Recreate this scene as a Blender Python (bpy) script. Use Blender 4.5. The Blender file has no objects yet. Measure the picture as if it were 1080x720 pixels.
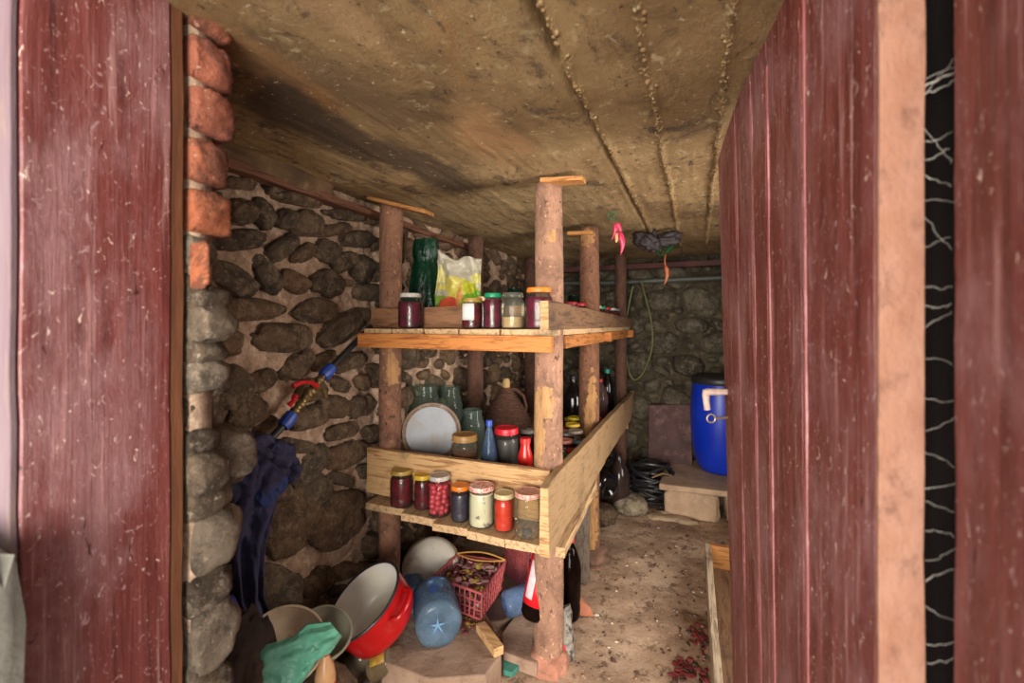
import bpy, math, random
from mathutils import Vector, Matrix, noise, Quaternion
random.seed(11)
PI = math.pi
V = Vector
C = bpy.context.scene
COL = C.collection

# ------------------------------------------------------------------ camera, light, exposure
H = 1.12                       # eye height
YAW = math.radians(22.1)
FPX = 480.0
HOR = 342.0
cam_d = bpy.data.cameras.new('camera'); cam = bpy.data.objects.new('camera', cam_d); COL.objects.link(cam)
cam_d.sensor_width = 36; cam_d.lens = 16; cam_d.shift_y = -(360 - HOR) / 1080
cam.location = (0, 0, H); cam.rotation_euler = (PI / 2, 0, YAW)
cam_d.clip_start = 0.02
cam_d.dof.use_dof = True; cam_d.dof.focus_distance = 1.55; cam_d.dof.aperture_fstop = 3.5
C.camera = cam
w = bpy.data.worlds.new('sky'); C.world = w; w.use_nodes = True
bg = w.node_tree.nodes['Background']; bg.inputs[0].default_value = (1.0, 0.97, 0.93, 1); bg.inputs[1].default_value = 0.6
al = bpy.data.lights.new('daylight_from_yard', 'AREA'); al.shape = 'RECTANGLE'; al.size = 3.0; al.size_y = 1.7; al.energy = 235
al.color = (1.0, 0.95, 0.87)
alo = bpy.data.objects.new('daylight_from_yard', al); COL.objects.link(alo); alo.location = (0.05, -2.7, 0.95)
alo.rotation_euler = (V((-.15, 1, .02)).to_track_quat('-Z', 'Y')).to_euler()
al2 = bpy.data.lights.new('fill_at_added_window', 'AREA'); al2.shape = 'RECTANGLE'; al2.size = .56; al2.size_y = .95; al2.energy = 21; al2.color = (1.0, .93, .84)  # fill lamp outside an added, unseen window, brightens the left wall
alo2 = bpy.data.objects.new('fill_at_added_window', al2); COL.objects.link(alo2); alo2.location = (.98, 1.62, .93); alo2.rotation_euler = (V((-1, -.12, 0)).to_track_quat('-Z', 'Y')).to_euler()
C.cycles.transparent_max_bounces = 24
C.view_settings.view_transform = 'Standard'; C.view_settings.look = 'None'
C.view_settings.exposure = 0.66; C.view_settings.gamma = 1; C.view_settings.use_curve_mapping = False

ca, sa = math.cos(YAW), math.sin(YAW)
RT, FW, UP = V((ca, sa, 0)), V((-sa, ca, 0)), V((0, 0, 1))
EYE = V((0, 0, H))
def ray(px, py): return RT * ((px - 540) / FPX) + FW + UP * ((HOR - py) / FPX)
def atd(px, py, d): return EYE + ray(px, py) * d
def atY(px, py, Y): r = ray(px, py); return EYE + r * (Y / r.y)
def atX(px, py, X): r = ray(px, py); return EYE + r * (X / r.x)
def atZ(px, py, z): r = ray(px, py); return EYE + r * ((z - H) / r.z)
def vaxes(P):
    """right, up and towards-the-eye directions as seen along the sight line to P"""
    t = (EYE - P).normalized(); r = UP.cross(t).normalized(); u = t.cross(r); return r, u, t
def face_dir(P, sx, sy, tw):
    r, u, t = vaxes(P); return (r * sx + u * sy + t * tw).normalized()
def axis_rot(d): return V(d).to_track_quat('Z', 'Y').to_matrix().to_4x4()

# ------------------------------------------------------------------ materials
def lin(c):
    f = lambda x: (x / 255) / 12.92 if x / 255 <= .04045 else ((x / 255 + .055) / 1.055) ** 2.4
    return (f(c[0]), f(c[1]), f(c[2]), 1)
class NT:
    def __init__(s, name):
        s.m = bpy.data.materials.new(name); s.m.use_nodes = True; s.t = s.m.node_tree
        s.b = s.t.nodes['Principled BSDF']; s.tc = s.t.nodes.new('ShaderNodeTexCoord')
    def n(s, typ, **k):
        x = s.t.nodes.new(typ)
        for a, v in k.items(): setattr(x, a, v)
        return x
    def l(s, a, b): s.t.links.new(a, b)
    def vec(s, stretch=(1, 1, 1)):
        mp = s.n('ShaderNodeMapping'); mp.inputs['Scale'].default_value = stretch
        s.l(s.tc.outputs['Object'], mp.inputs[0]); return mp.outputs[0]
    def noise(s, scale, stretch=(1, 1, 1), detail=6, rough=.6, dist=0):
        x = s.n('ShaderNodeTexNoise'); x.inputs['Scale'].default_value = scale; x.inputs['Detail'].default_value = detail
        x.inputs['Roughness'].default_value = rough; x.inputs['Distortion'].default_value = dist
        s.l(s.vec(stretch), x.inputs['Vector']); return x.outputs['Fac']
    def ramp(s, fac, stops):
        r = s.n('ShaderNodeValToRGB'); e = r.color_ramp.elements
        while len(e) < len(stops): e.new(.5)
        for q, (p, c) in zip(e, stops): q.position = p; q.color = lin(c) if len(c) == 3 and max(c) > 1 else (c[0], c[1], c[2], 1)
        s.l(fac, r.inputs[0]); return r.outputs[0]
    def mix(s, fac, a, b, mode='MIX'):
        x = s.n('ShaderNodeMix', data_type='RGBA', blend_type=mode)
        if isinstance(fac, (int, float)): x.inputs[0].default_value = fac
        else: s.l(fac, x.inputs[0])
        for i, c in ((6, a), (7, b)):
            if isinstance(c, tuple): x.inputs[i].default_value = lin(c)
            else: s.l(c, x.inputs[i])
        return x.outputs[2]
    def step(s, fac, lo, hi):
        x = s.n('ShaderNodeMapRange'); x.inputs[1].default_value = lo; x.inputs[2].default_value = hi; x.interpolation_type = 'SMOOTHSTEP'
        s.l(fac, x.inputs[0]); return x.outputs[0]
    def bump(s, h, strength=.4, dist=.01):
        x = s.n('ShaderNodeBump'); x.inputs['Strength'].default_value = strength; x.inputs['Distance'].default_value = dist
        s.l(h, x.inputs['Height'])
        if s.b.inputs['Normal'].links: s.l(s.b.inputs['Normal'].links[0].from_socket, x.inputs['Normal'])
        s.l(x.outputs[0], s.b.inputs['Normal'])
    def patch(s, c, r, amt=.55, nscale=30, soft=.04):
        """1 inside a ragged ellipsoid at c with radii r"""
        sub = s.n('ShaderNodeVectorMath', operation='SUBTRACT'); s.l(s.tc.outputs['Object'], sub.inputs[0]); sub.inputs[1].default_value = c
        dv = s.n('ShaderNodeVectorMath', operation='DIVIDE'); s.l(sub.outputs[0], dv.inputs[0]); dv.inputs[1].default_value = r
        ln = s.n('ShaderNodeVectorMath', operation='LENGTH'); s.l(dv.outputs[0], ln.inputs[0])
        nz = s.noise(nscale, detail=4)
        ma = s.n('ShaderNodeMath', operation='MULTIPLY_ADD'); s.l(nz, ma.inputs[0]); ma.inputs[1].default_value = amt * 2; s.l(ln.outputs['Value'], ma.inputs[2])
        return s.step(ma.outputs[0], 1 + soft + amt, 1 - soft + amt)
    def col(s, c):
        if isinstance(c, tuple): s.b.inputs['Base Color'].default_value = lin(c)
        else: s.l(c, s.b.inputs['Base Color'])
    def rough(s, r): s.b.inputs['Roughness'].default_value = r
MC = {}
def plain(name, c, rough=.5, c2=None, scale=20, bump=.15, metal=0, stretch=(1, 1, 1), dirt=None, bd=.004):
    if name in MC: return MC[name]
    s = NT(name); s.rough(rough); s.b.inputs['Metallic'].default_value = metal
    base = c
    if c2: base = s.ramp(s.noise(scale, stretch), [(.32, c), (.68, c2)])
    if dirt: base = s.mix(s.step(s.noise(scale * 1.7, stretch, 8, .7), .5, .72), base, dirt)
    s.col(base)
    if bump: s.bump(s.noise(scale * 4, stretch, 8, .7), min(1, bump * 1.3), bd)
    MC[name] = s.m; return s.m
def wood(name, light, dark, axis, rough=.75, dirt=(90, 72, 52), knots=True, gs=9, damt=.5):
    if name in MC: return MC[name]
    s = NT(name); s.rough(rough)
    st = [9, 9, 9]; st[axis] = .7; st = tuple(st)
    g = s.noise(gs, st, 7, .65, .8)
    dd = tuple(int(q * .8) for q in dark); c = s.ramp(g, [(.3, dd), (.42, dark), (.5, light), (.6, light), (.68, dark)])
    c = s.mix(s.step(s.noise(30, (1, 1, 1), 8, .75), .56, .68), c, tuple(min(255, int(q * 1.08)) for q in light))
    c = s.mix(s.step(s.noise(5, (1, 1, 1), 5, .7), damt, damt + .25), c, dirt)
    if knots:
        vo = s.n('ShaderNodeTexVoronoi'); vo.inputs['Scale'].default_value = 5.5
        st2 = [1.6, 1.6, 1.6]; st2[axis] = .9; s.l(s.vec(tuple(st2)), vo.inputs['Vector'])
        c = s.mix(s.step(vo.outputs['Distance'], .1, .05), c, (112, 72, 38))
    s.col(c); s.bump(g, .35, .003); s.bump(s.noise(120), .2, .002)
    MC[name] = s.m; return s.m
def paint_red(name, axis=2):
    s = NT(name); s.rough(.5)
    g = s.noise(7, (9, 9, .45), 8, .7, .5)
    c = s.ramp(g, [(.28, (70, 30, 27)), (.46, (108, 48, 43)), (.6, (126, 63, 58)), (.76, (158, 106, 100))])
    c = s.mix(s.step(s.noise(5, (1.6, 1.6, .8), 8, .7, .3), .44, .72), c, (148, 104, 104))
    c = s.mix(s.step(s.noise(13, (7, 7, .25), 5, .6, .2), .56, .72), c, (172, 124, 120))
    c = s.mix(s.step(s.noise(22, (1.6, 1.6, 1), 7, .75, 3.5), .585, .66), c, (184, 146, 144))
    c = s.mix(s.step(s.noise(60, (1.3, 1.3, .7), 5, .6, 2.2), .645, .69), c, (220, 192, 176))
    c = s.mix(s.step(s.noise(40, (2, 2, .5), 5, .6, 1), .66, .72), c, (70, 26, 24))
    s.col(c); s.bump(g, .6, .004); s.bump(s.noise(55, (1, 1, .6), 6, .7), .5, .003)
    return s.m
def glass(name, tint=(225, 235, 228), rough=.03, clear=.86, dust=.1):
    if name in MC: return MC[name]
    s = NT(name); t = s.t
    tr = s.n('ShaderNodeBsdfTransparent'); tr.inputs[0].default_value = lin(tint)
    gl = s.n('ShaderNodeBsdfGlossy'); gl.inputs['Roughness'].default_value = rough
    di = s.n('ShaderNodeBsdfDiffuse'); di.inputs[0].default_value = lin(tuple(int(x * .85) for x in tint))
    lw = s.n('ShaderNodeLayerWeight'); lw.inputs[0].default_value = .22
    m0 = s.n('ShaderNodeMixShader'); m1 = s.n('ShaderNodeMixShader')
    mr = s.n('ShaderNodeMapRange'); s.l(s.noise(14), mr.inputs[0]); mr.inputs[3].default_value = 0; mr.inputs[4].default_value = dust * 1.2
    s.l(mr.outputs[0], m0.inputs[0]); s.l(tr.outputs[0], m0.inputs[1]); s.l(di.outputs[0], m0.inputs[2])
    mf = s.n('ShaderNodeMath', operation='MULTIPLY'); s.l(lw.outputs['Fresnel'], mf.inputs[0]); mf.inputs[1].default_value = .75
    s.l(mf.outputs[0], m1.inputs[0]); s.l(m0.outputs[0], m1.inputs[1]); s.l(gl.outputs[0], m1.inputs[2])
    s.l(m1.outputs[0], t.nodes['Material Output'].inputs[0])
    MC[name] = s.m; return s.m
def stone_mat(name, cols, bump=.9, scale=14, dust=(146, 124, 98), dlo=.53):
    s = NT(name); s.rough(.85)
    g = s.n('ShaderNodeNewGeometry')
    n = len(cols); c = s.ramp(g.outputs['Random Per Island'], [(i / (n - 1), q) for i, q in enumerate(cols)])
    dk = s.mix(.62, c, (34, 26, 18)); lt = s.mix(.6, c, dust)
    c = s.mix(s.step(s.noise(scale, (1, 1, 1), 9, .78, .4), .42, .56), dk, c)
    c = s.mix(s.step(s.noise(scale * 2.2, (1, 1, 1), 9, .8), dlo - .06, dlo + .1), c, lt)
    c = s.mix(s.step(s.noise(75, (1, 1, 1), 6, .7), .6, .68), c, dust)
    c = s.mix(s.step(s.noise(95, (1, 1, 1), 6, .7), .62, .7), c, dk)
    s.col(c); s.bump(s.noise(scale * 1.6, (1, 1, 1), 10, .75), bump, .02); s.bump(s.noise(90, (1, 1, 1), 6, .7), .6, .006)
    return s.m

# ------------------------------------------------------------------ mesh helpers
class MB:
    def __init__(s): s.v = []; s.f = []; s.mi = []
    def add(s, vs, fs, mi=0, M=None):
        o = len(s.v)
        s.v += [(M @ V(p)) if M else V(p) for p in vs]
        s.f += [tuple(i + o for i in f) for f in fs]
        s.mi += [mi] * len(fs) if isinstance(mi, int) else list(mi); return s
    def box(s, c, size, M=None, mi=0):
        x, y, z = [a / 2 for a in size]; c = V(c)
        vs = [c + V((i, j, k)) for i in (-x, x) for j in (-y, y) for k in (-z, z)]
        return s.add(vs, [(0, 1, 3, 2), (4, 6, 7, 5), (0, 4, 5, 1), (2, 3, 7, 6), (0, 2, 6, 4), (1, 5, 7, 3)], mi, M)
    def bounds(s, a, b, mi=0):
        a, b = V(a), V(b); return s.box((a + b) / 2, [abs(q) for q in (b - a)], None, mi)
    def plank(s, p0, p1, wv0, tv, wv1=None, n=14, jit=.002, mi=0, seed=0):
        """bar from p0 to p1; wv: full width vector at each end, tv: thickness vector; wobbling edges"""
        p0, p1, wv0, tv = V(p0), V(p1), V(wv0), V(tv); wv1 = V(wv1) if wv1 else wv0
        vs = []; m = 4
        for i in range(n + 1):
            t = i / n; c = p0.lerp(p1, t); wv = wv0.lerp(wv1, t)
            ring = []
            for k in range(m + 1): ring.append(c + wv * (k / m - .5) + tv * .5)
            for k in range(m, -1, -1): ring.append(c + wv * (k / m - .5) - tv * .5)
            for q, p in enumerate(ring):
                nz = noise.noise_vector(p * 9 + V((seed, 0, 0))) * jit + noise.noise_vector(p * 60) * jit * .35
                vs.append(p + nz)
        R = 2 * m + 2; fs = []
        for i in range(n):
            for k in range(R):
                a, b = i * R + k, i * R + (k + 1) % R; fs.append((a, b, b + R, a + R))
        for e in (0, n):
            o = e * R
            for k in range(m): q = (o + k, o + k + 1, o + R - 2 - k, o + R - 1 - k); fs.append(q if e else q[::-1])
        return s.add(vs, fs, mi)
    def lathe(s, prof, M=None, seg=28, mi=0, caps=(True, True), jit=0, sq=None):
        vs = []; fs = []; n = len(prof)
        for r, z in prof:
            for k in range(seg):
                a = 2 * PI * k / seg; rr = r
                if jit: rr = r * (1 + jit * noise.noise(V((math.cos(a) * 1.5, math.sin(a) * 1.5, z * 12))))
                vs.append((rr * math.cos(a), rr * math.sin(a), z))
        for i in range(n - 1):
            for k in range(seg):
                a, b = i * seg + k, i * seg + (k + 1) % seg; fs.append((a, b, b + seg, a + seg))
        if caps[0]: fs.append(tuple(range(seg))[::-1])
        if caps[1]: fs.append(tuple((n - 1) * seg + k for k in range(seg)))
        return s.add(vs, fs, mi, M)
    def tube(s, pts, r, seg=8, mi=0, closed=False):
        pts = [V(p) for p in pts]; n = len(pts); rs = r if isinstance(r, (list, tuple)) else [r] * n
        vs = []; fs = []; up = V((0, 0, 1)); prev = None
        for i, p in enumerate(pts):
            if closed: d = pts[(i + 1) % n] - pts[i - 1]
            else: d = pts[min(i + 1, n - 1)] - pts[max(i - 1, 0)]
            d = d.normalized() if d.length > 1e-9 else V((0, 0, 1))
            if prev is None: x = d.orthogonal().normalized()
            else:
                x = prev - d * prev.dot(d); x = x.normalized() if x.length > 1e-6 else d.orthogonal().normalized()
            prev = x; y = d.cross(x)
            for k in range(seg):
                a = 2 * PI * k / seg; vs.append(p + (x * math.cos(a) + y * math.sin(a)) * rs[i])
        for i in range(n if closed else n - 1):
            j = (i + 1) % n
            for k in range(seg):
                a, b = i * seg + k, i * seg + (k + 1) % seg; c, d = j * seg + (k + 1) % seg, j * seg + k
                fs.append((a, b, c, d))
        if not closed: fs.append(tuple(range(seg))[::-1]); fs.append(tuple((n - 1) * seg + k for k in range(seg)))
        return s.add(vs, fs, mi)
    def lump(s, c, rad, M=None, sub=3, jit=.15, ns=1.5, seed=0, sqr=1.0, mi=0):
        """noisy ellipsoid, sqr < 1 makes it blockier"""
        vs0, fs = ico(sub); vs = []
        for p in vs0:
            q = V([math.copysign(abs(a) ** sqr, a) for a in p])
            if sqr != 1: q = q / max(1, max(abs(a) for a in q))
            k = 1 + jit * noise.noise(p * ns + V((seed * 7.3, seed * 1.7, 0))) + jit * .35 * noise.noise(p * ns * 3.1 + V((seed, 3, 1)))
            q = V((q[0] * rad[0], q[1] * rad[1], q[2] * rad[2])) * k
            if M: q = M.to_3x3() @ q
            vs.append(q + V(c))
        return s.add(vs, fs, mi)
    def grid(s, fn, nu, nv, mi=0, thick=None):
        vs = [V(fn(i / nu, j / nv)) for j in range(nv + 1) for i in range(nu + 1)]
        W = nu + 1
        fs = [(j * W + i, j * W + i + 1, (j + 1) * W + i + 1, (j + 1) * W + i) for j in range(nv) for i in range(nu)]
        return s.add(vs, fs, mi)
    def build(s, name, mats, parent=None, smooth=True, angle=38, bevel=0, solid=0, seg=2):
        me = bpy.data.meshes.new(name); me.from_pydata([tuple(p) for p in s.v], [], s.f)
        if not isinstance(mats, (list, tuple)): mats = [mats]
        for m in mats: me.materials.append(m)
        me.polygons.foreach_set('material_index', s.mi)
        me.update()
        o = bpy.data.objects.new(name, me); COL.objects.link(o)
        if smooth:
            me.shade_smooth()
            if angle < 180: me.set_sharp_from_angle(angle=math.radians(angle))
        if solid: q = o.modifiers.new('solid', 'SOLIDIFY'); q.thickness = solid; q.offset = 0
        if bevel: q = o.modifiers.new('bevel', 'BEVEL'); q.width = bevel; q.segments = seg; q.limit_method = 'ANGLE'; q.angle_limit = math.radians(40)
        if parent: o.parent = parent
        return o
_ico = {}
def ico(sub):
    if sub in _ico: return _ico[sub]
    import bmesh
    b = bmesh.new(); bmesh.ops.create_icosphere(b, subdivisions=sub, radius=1)
    r = ([v.co.copy() for v in b.verts], [tuple(v.index for v in f.verts) for f in b.faces]); b.free(); _ico[sub] = r; return r
def rockbox(b, c, half, rnd=.3, seed=0, mi=0, jit=.08, sub=4, M=None):
    vs0, fs = ico(sub); vs = []
    for p in vs0:
        m = max(abs(p.x), abs(p.y), abs(p.z)); q = (p / m).lerp(p * 1.18, rnd)
        k = 1 + jit * noise.noise(p * 1.8 + V((seed * 3.1, 0, 0))) + jit * .5 * noise.noise(p * 5 + V((seed, 2, 0)))
        q = V((q.x * half[0], q.y * half[1], q.z * half[2])) * k
        if M: q = M.to_3x3() @ q
        vs.append(q + V(c))
    b.add(vs, fs, mi)
def fb(p, oct=4, f=1.0): return noise.fractal(V(p) * f, 1.0, 2.0, oct)
def tag(o, label=None, cat=None, group=None, kind=None):
    if label: o['label'] = label
    if cat: o['category'] = cat
    if group: o['group'] = group
    if kind: o['kind'] = kind
    return o
def empty(name, loc, label, cat, group=None, rot=None, kind=None):
    o = bpy.data.objects.new(name, None); COL.objects.link(o); o.empty_display_size = .05
    M = Matrix.Translation(V(loc))
    if rot is not None: M = M @ rot
    o.matrix_basis = M
    return tag(o, label, cat, group, kind)
def struct(o): o['kind'] = 'structure'; return o

# ------------------------------------------------------------------ the room
XL, XR, YF, YB, ZC = -1.20, 0.80, 0.515, 3.40, 1.59
m_mortar = plain('mortar', (214, 180, 152), .95, (148, 116, 90), 20, .8, dirt=(232, 206, 182), bd=.015)
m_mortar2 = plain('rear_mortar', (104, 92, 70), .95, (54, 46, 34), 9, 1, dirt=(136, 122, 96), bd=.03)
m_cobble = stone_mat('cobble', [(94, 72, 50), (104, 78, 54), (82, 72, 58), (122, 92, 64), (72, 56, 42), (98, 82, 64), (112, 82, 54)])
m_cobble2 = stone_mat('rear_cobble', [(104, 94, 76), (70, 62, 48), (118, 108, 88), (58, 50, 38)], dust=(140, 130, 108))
m_paleStone = stone_mat('pale_stone', [(134, 112, 88), (96, 78, 58), (150, 132, 112), (84, 68, 50), (118, 98, 76)], dust=(178, 160, 138), dlo=.56)
m_brick = stone_mat('old_brick', [(184, 102, 64), (194, 112, 74), (172, 98, 72), (188, 106, 64)], dust=(204, 156, 130), dlo=.62)

# floor: trodden earth, uneven
def floor_z(x, y): return .016 * fb((x, y, 0), 4, 2.2) + .006 * fb((x, y, 4), 4, 9)
s = NT('trodden_earth'); s.rough(.95)
c = s.ramp(s.noise(3.2, (1, 1, 1), 9, .7), [(.3, (128, 100, 78)), (.5, (176, 146, 120)), (.7, (204, 178, 152))])
c = s.mix(s.step(s.noise(13, (1, 1, 1), 9, .78), .52, .62), c, (118, 92, 72))
c = s.mix(s.step(s.noise(44, (1, 1, 1), 7, .7), .6, .66), c, (80, 58, 46))
c = s.mix(s.step(s.noise(70, (1.2, .8, 1), 6, .65), .62, .68), c, (210, 192, 172))
s.col(c); s.bump(s.noise(28, (1, 1, 1), 8, .7), .6, .012); s.bump(s.noise(160), .4, .004); m_earth = s.m
b = MB(); b.grid(lambda u, v: (lambda x, y: (x, y, floor_z(x, y)))(XL - .1 + u * (XR - XL + .2), .2 + v * (YB - .1)), 120, 190)
struct(b.build('floor', m_earth, angle=180))

# ceiling: board-marked concrete with seams running into the room
s = NT('board_marked_concrete'); s.rough(.92)
n1 = s.noise(1.6, (1.3, .8, 1), 9, .68, .4)
c = s.ramp(n1, [(.3, (88, 64, 38)), (.45, (138, 108, 68)), (.6, (168, 138, 94)), (.78, (190, 164, 120))])
c = s.mix(s.step(s.noise(2.6, (2, .9, 1), 8, .75, .8), .55, .72), c, (156, 116, 72))
c = s.mix(s.step(s.noise(8, (1.2, .7, 1), 9, .78, .5), .53, .63), c, (98, 76, 52))
c = s.mix(s.step(s.noise(20, (1.2, .8, 1), 8, .75, .5), .56, .66), c, (178, 158, 118))
for px_, py_, rx_, ry_, cc_ in ((300, 92, .09, .14, (160, 114, 66)), (275, 60, .05, .10, (140, 102, 62)), (360, 20, .03, .10, (164, 130, 90)), (385, 105, .06, .2, (120, 92, 60)), (520, 150, .08, .16, (170, 128, 84)), (330, 130, .08, .3, (84, 64, 44)), (460, 185, .08, .3, (96, 74, 50))):
    p_ = atZ(px_, py_, ZC); c = s.mix(s.patch((p_.x, p_.y, ZC), (rx_, ry_, .3), 1.3, 7, .45), c, cc_)
c = s.mix(s.step(s.noise(36, (1, .6, 1), 6, .7), .61, .68), c, (70, 54, 36))
c = s.mix(s.step(s.noise(60, (1, 1, 1), 6, .65), .63, .69), c, (204, 186, 146))
s.col(c); s.bump(s.noise(9, (3, 1, 1), 9, .7), .5, .01); s.bump(s.noise(32, (1, 1, 1), 9, .75), .9, .012); m_conc = s.m
def ceil_z(x, y):
    z = ZC + .008 * fb((x * 1.5, y, 2), 4, 2.5) + .0022 * fb((x * 30, y * 4, 2), 3, 1)
    for sx, amp, wd in ((-.086, .014, .0045), (.05, .014, .005), (-.215, .010, .007)):
        xx = x - sx - .006 * fb((0, y, sx), 2, 5); a = .55 + .9 * abs(noise.noise(V((0, y * 38, sx))))
        z -= amp * a * math.exp(-(xx / wd) ** 2)
    xx = x + .232 - .004 * fb((0, y, 1), 2, 5)
    z += (.034 if y < .82 else .02) * math.exp(-(xx / (.008 if y < .82 else .0055)) ** 2)
    for sx in (-.37, -.52, -.68, -.86, .2):      # fainter board steps
        z += .0012 * (1 / (1 + math.exp(-(x - sx) / .003))) - .002 * math.exp(-((x - sx) / .004) ** 2) * (.4 + noise.noise(V((0, y * 20, sx))))
    return z
b = MB(); b.grid(lambda u, v: (lambda x, y: (x, y, ceil_z(x, y)))(XR + .1 - u * (XR - XL + .2), .3 + v * (YB - .2)), 420, 240)
for i in range(1600):     # crumbs of grout along the seams
    sx = random.choice((-.086, -.086, .05, .05, -.218)); y = random.uniform(.6, 2.9); r_ = random.uniform(.0012, .0042)
    x = sx + .006 * fb((0, y, sx), 2, 5) + random.gauss(0, .0045)
    b.lump((x, y, ceil_z(x, y) + r_ * .1), (r_ * random.uniform(.6, 1.6), r_ * random.uniform(.8, 2.4), r_), None, 1, .5, 2, i)
struct(b.build('ceiling', m_conc, angle=180))
b = MB(); b.bounds((XL - .2, .3, ZC + .06), (XR + .2, YB + .2, ZC + .25)); struct(b.build('trim_roof_slab', m_conc)).name = 'trim_4'

# left wall of river stones: hand traced stones, then smaller ones packed between
Z4 = [(110, 240, 110, 45, 5), (110, 340, 95, 90, 0), (185, 345, 110, 65, 65), (95, 435, 190, 75, -5), (250, 460, 120, 70, -35), (262, 365, 75, 70, 0),
      (332, 380, 110, 90, 20), (320, 480, 95, 55, -30), (405, 475, 90, 75, 20), (430, 400, 110, 45, -10), (511, 435, 120, 60, 0), (465, 510, 85, 60, -35),
      (530, 535, 85, 85, -50), (590, 450, 80, 40, -20), (70, 570, 190, 90, 30), (195, 560, 140, 75, 55), (290, 580, 110, 70, 30), (405, 585, 105, 90, 30),
      (130, 675, 240, 75, 0), (370, 680, 130, 85, 0), (505, 700, 100, 55, -20), (550, 615, 110, 60, 0), (585, 545, 75, 55, -50), (300, 295, 180, 45, 14),
      (470, 350, 140, 38, 8), (570, 370, 80, 40, 10), (225, 260, 70, 36, 10)]
Z5 = [(250, 115, 185, 100, 0), (60, 135, 105, 90, 0), (455, 85, 170, 85, -35), (73, 290, 145, 135, -45), (185, 262, 95, 70, -35), (125, 378, 150, 85, -40),
      (300, 212, 130, 72, -45), (392, 200, 95, 60, -30), (480, 200, 120, 60, -20), (445, 278, 80, 48, 20), (430, 355, 100, 78, 0), (345, 392, 130, 75, -20),
      (195, 425, 100, 55, -30), (500, 355, 85, 55, -65), (545, 352, 70, 38, -70), (570, 250, 80, 55, 80), (525, 270, 60, 45, 80), (455, 440, 110, 55, -20),
      (300, 490, 130, 50, 10), (470, 520, 150, 85, -20), (345, 560, 165, 75, -52), (560, 450, 70, 65, 0), (350, 655, 175, 85, -45), (465, 685, 150, 80, -15),
      (450, 605, 90, 45, 20), (540, 580, 60, 55, 0), (585, 625, 80, 50, 90)]
Z6 = [(315, 160, 260, 150, -52), (468, 160, 190, 175, -35), (258, 390, 175, 150, 0), (590, 335, 110, 75, 0), (590, 245, 90, 66, 90), (492, 335, 95, 50, -30),
      (400, 372, 140, 80, -35), (262, 60, 110, 75, -10), (500, 405, 90, 50, 0), (345, 450, 120, 60, -10), (430, 455, 90, 60, 0), (120, 430, 150, 120, 0)]
stones = []
for L, ox, oy in ((Z4, 220, 120), (Z5, 220, 320), (Z6, 210, 500)):
    for x, y, ww, hh, a in L:
        k = 220 / 720; stones.append((ox + x * k, oy + y * k, ww * k, hh * k, a))
def stone_on_wall(b, cen, ax1, ax2, nrm, seed, thick, sub=3):
    """ellipse given by two half-axis vectors on the wall"""
    a1 = ax1; a2 = ax2
    M = Matrix((a1, a2, nrm * thick)).transposed()
    vs0, fs = ico(sub); vs = []
    for p in vs0:
        q = V([math.copysign(abs(t) ** .82, t) for t in p])
        k = 1 + .2 * noise.noise(p * 1.3 + V((seed * 7.3, seed * 1.7, 0))) + .09 * noise.noise(p * 3.2 + V((seed, 3, 1))) + .05 * noise.noise(p * 8 + V((seed, 3, 1)))
        vs.append((M @ q) * k + cen)
    b.add(vs, fs)
b = MB(); placed = []
for i, (x, y, ww, hh, a) in enumerate(stones):
    X0 = XL + .012
    an = math.radians(a); cx = atX(x, y, X0)
    e1 = atX(x + math.cos(an) * ww / 2, y + math.sin(an) * ww / 2, X0) - cx
    e2 = atX(x - math.sin(an) * hh / 2, y + math.cos(an) * hh / 2, X0) - cx
    rr = min(e1.length, e2.length)
    stone_on_wall(b, cx, e1 * 1.03, e2 * 1.03, V((1, 0, 0)), i, min(.046, .02 + rr * .36), 4)
    placed.append((cx.y, cx.z, e1, e2))
def inside(y, z, k):
    for cy, cz, e1, e2 in placed:
        dy, dz = y - cy, z - cz
        det = e1.y * e2.z - e1.z * e2.y
        if abs(det) < 1e-7: continue
        u = (dy * e2.z - dz * e2.y) / det; v_ = (e1.y * dz - e1.z * dy) / det
        if u * u + v_ * v_ < k: return True
    return False
def pack(yr, zr, sizes, tries):
    out = []
    for sz in sizes:
        for t in range(int(tries * (1 + .04 / sz * .4))):
            y, z = random.uniform(*yr), random.uniform(*zr)
            an = random.uniform(-.7, .45); l_ = sz * random.uniform(.85, 1.2); h_ = l_ * random.uniform(.5, .75)
            e1 = V((0, math.cos(an), math.sin(an))) * l_; e2 = V((0, -math.sin(an), math.cos(an))) * h_
            ok = True
            for q in range(8):
                aa = q * PI / 4; p = e1 * math.cos(aa) + e2 * math.sin(aa)
                if inside(y + p.y, z + p.z, 1.0): ok = False; break
            if ok and not inside(y, z, 1.3) and not (yr[0] < .6 and yr[1] > 3 and .66 < y < 1.42 and sz < .05 and random.random() < .8):
                placed.append((y, z, e1, e2)); out.append((y, z, e1, e2))
    return out
for i, (y, z, e1, e2) in enumerate(pack((.5, YB), (0.0, 1.56), (.085, .06, .042, .028), 700)):
    stone_on_wall(b, V((XL + .008, y, z)), e1 * 1.05, e2 * 1.1, V((1, 0, 0)), 200 + i, .02 + e2.length * .5, 2)
b.grid(lambda u, v: (lambda y, z: (XL + .018 * fb((y, z, 0), 6, 11) + .006 * fb((y, z, 7), 3, 55) + .013, y, z))(YF - .1 + u * (YB - YF + .2), -.05 + v * (ZC + .12)), 640, 330, 1)
struct(b.build('wall_left', [m_cobble, m_mortar], angle=180))

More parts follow.
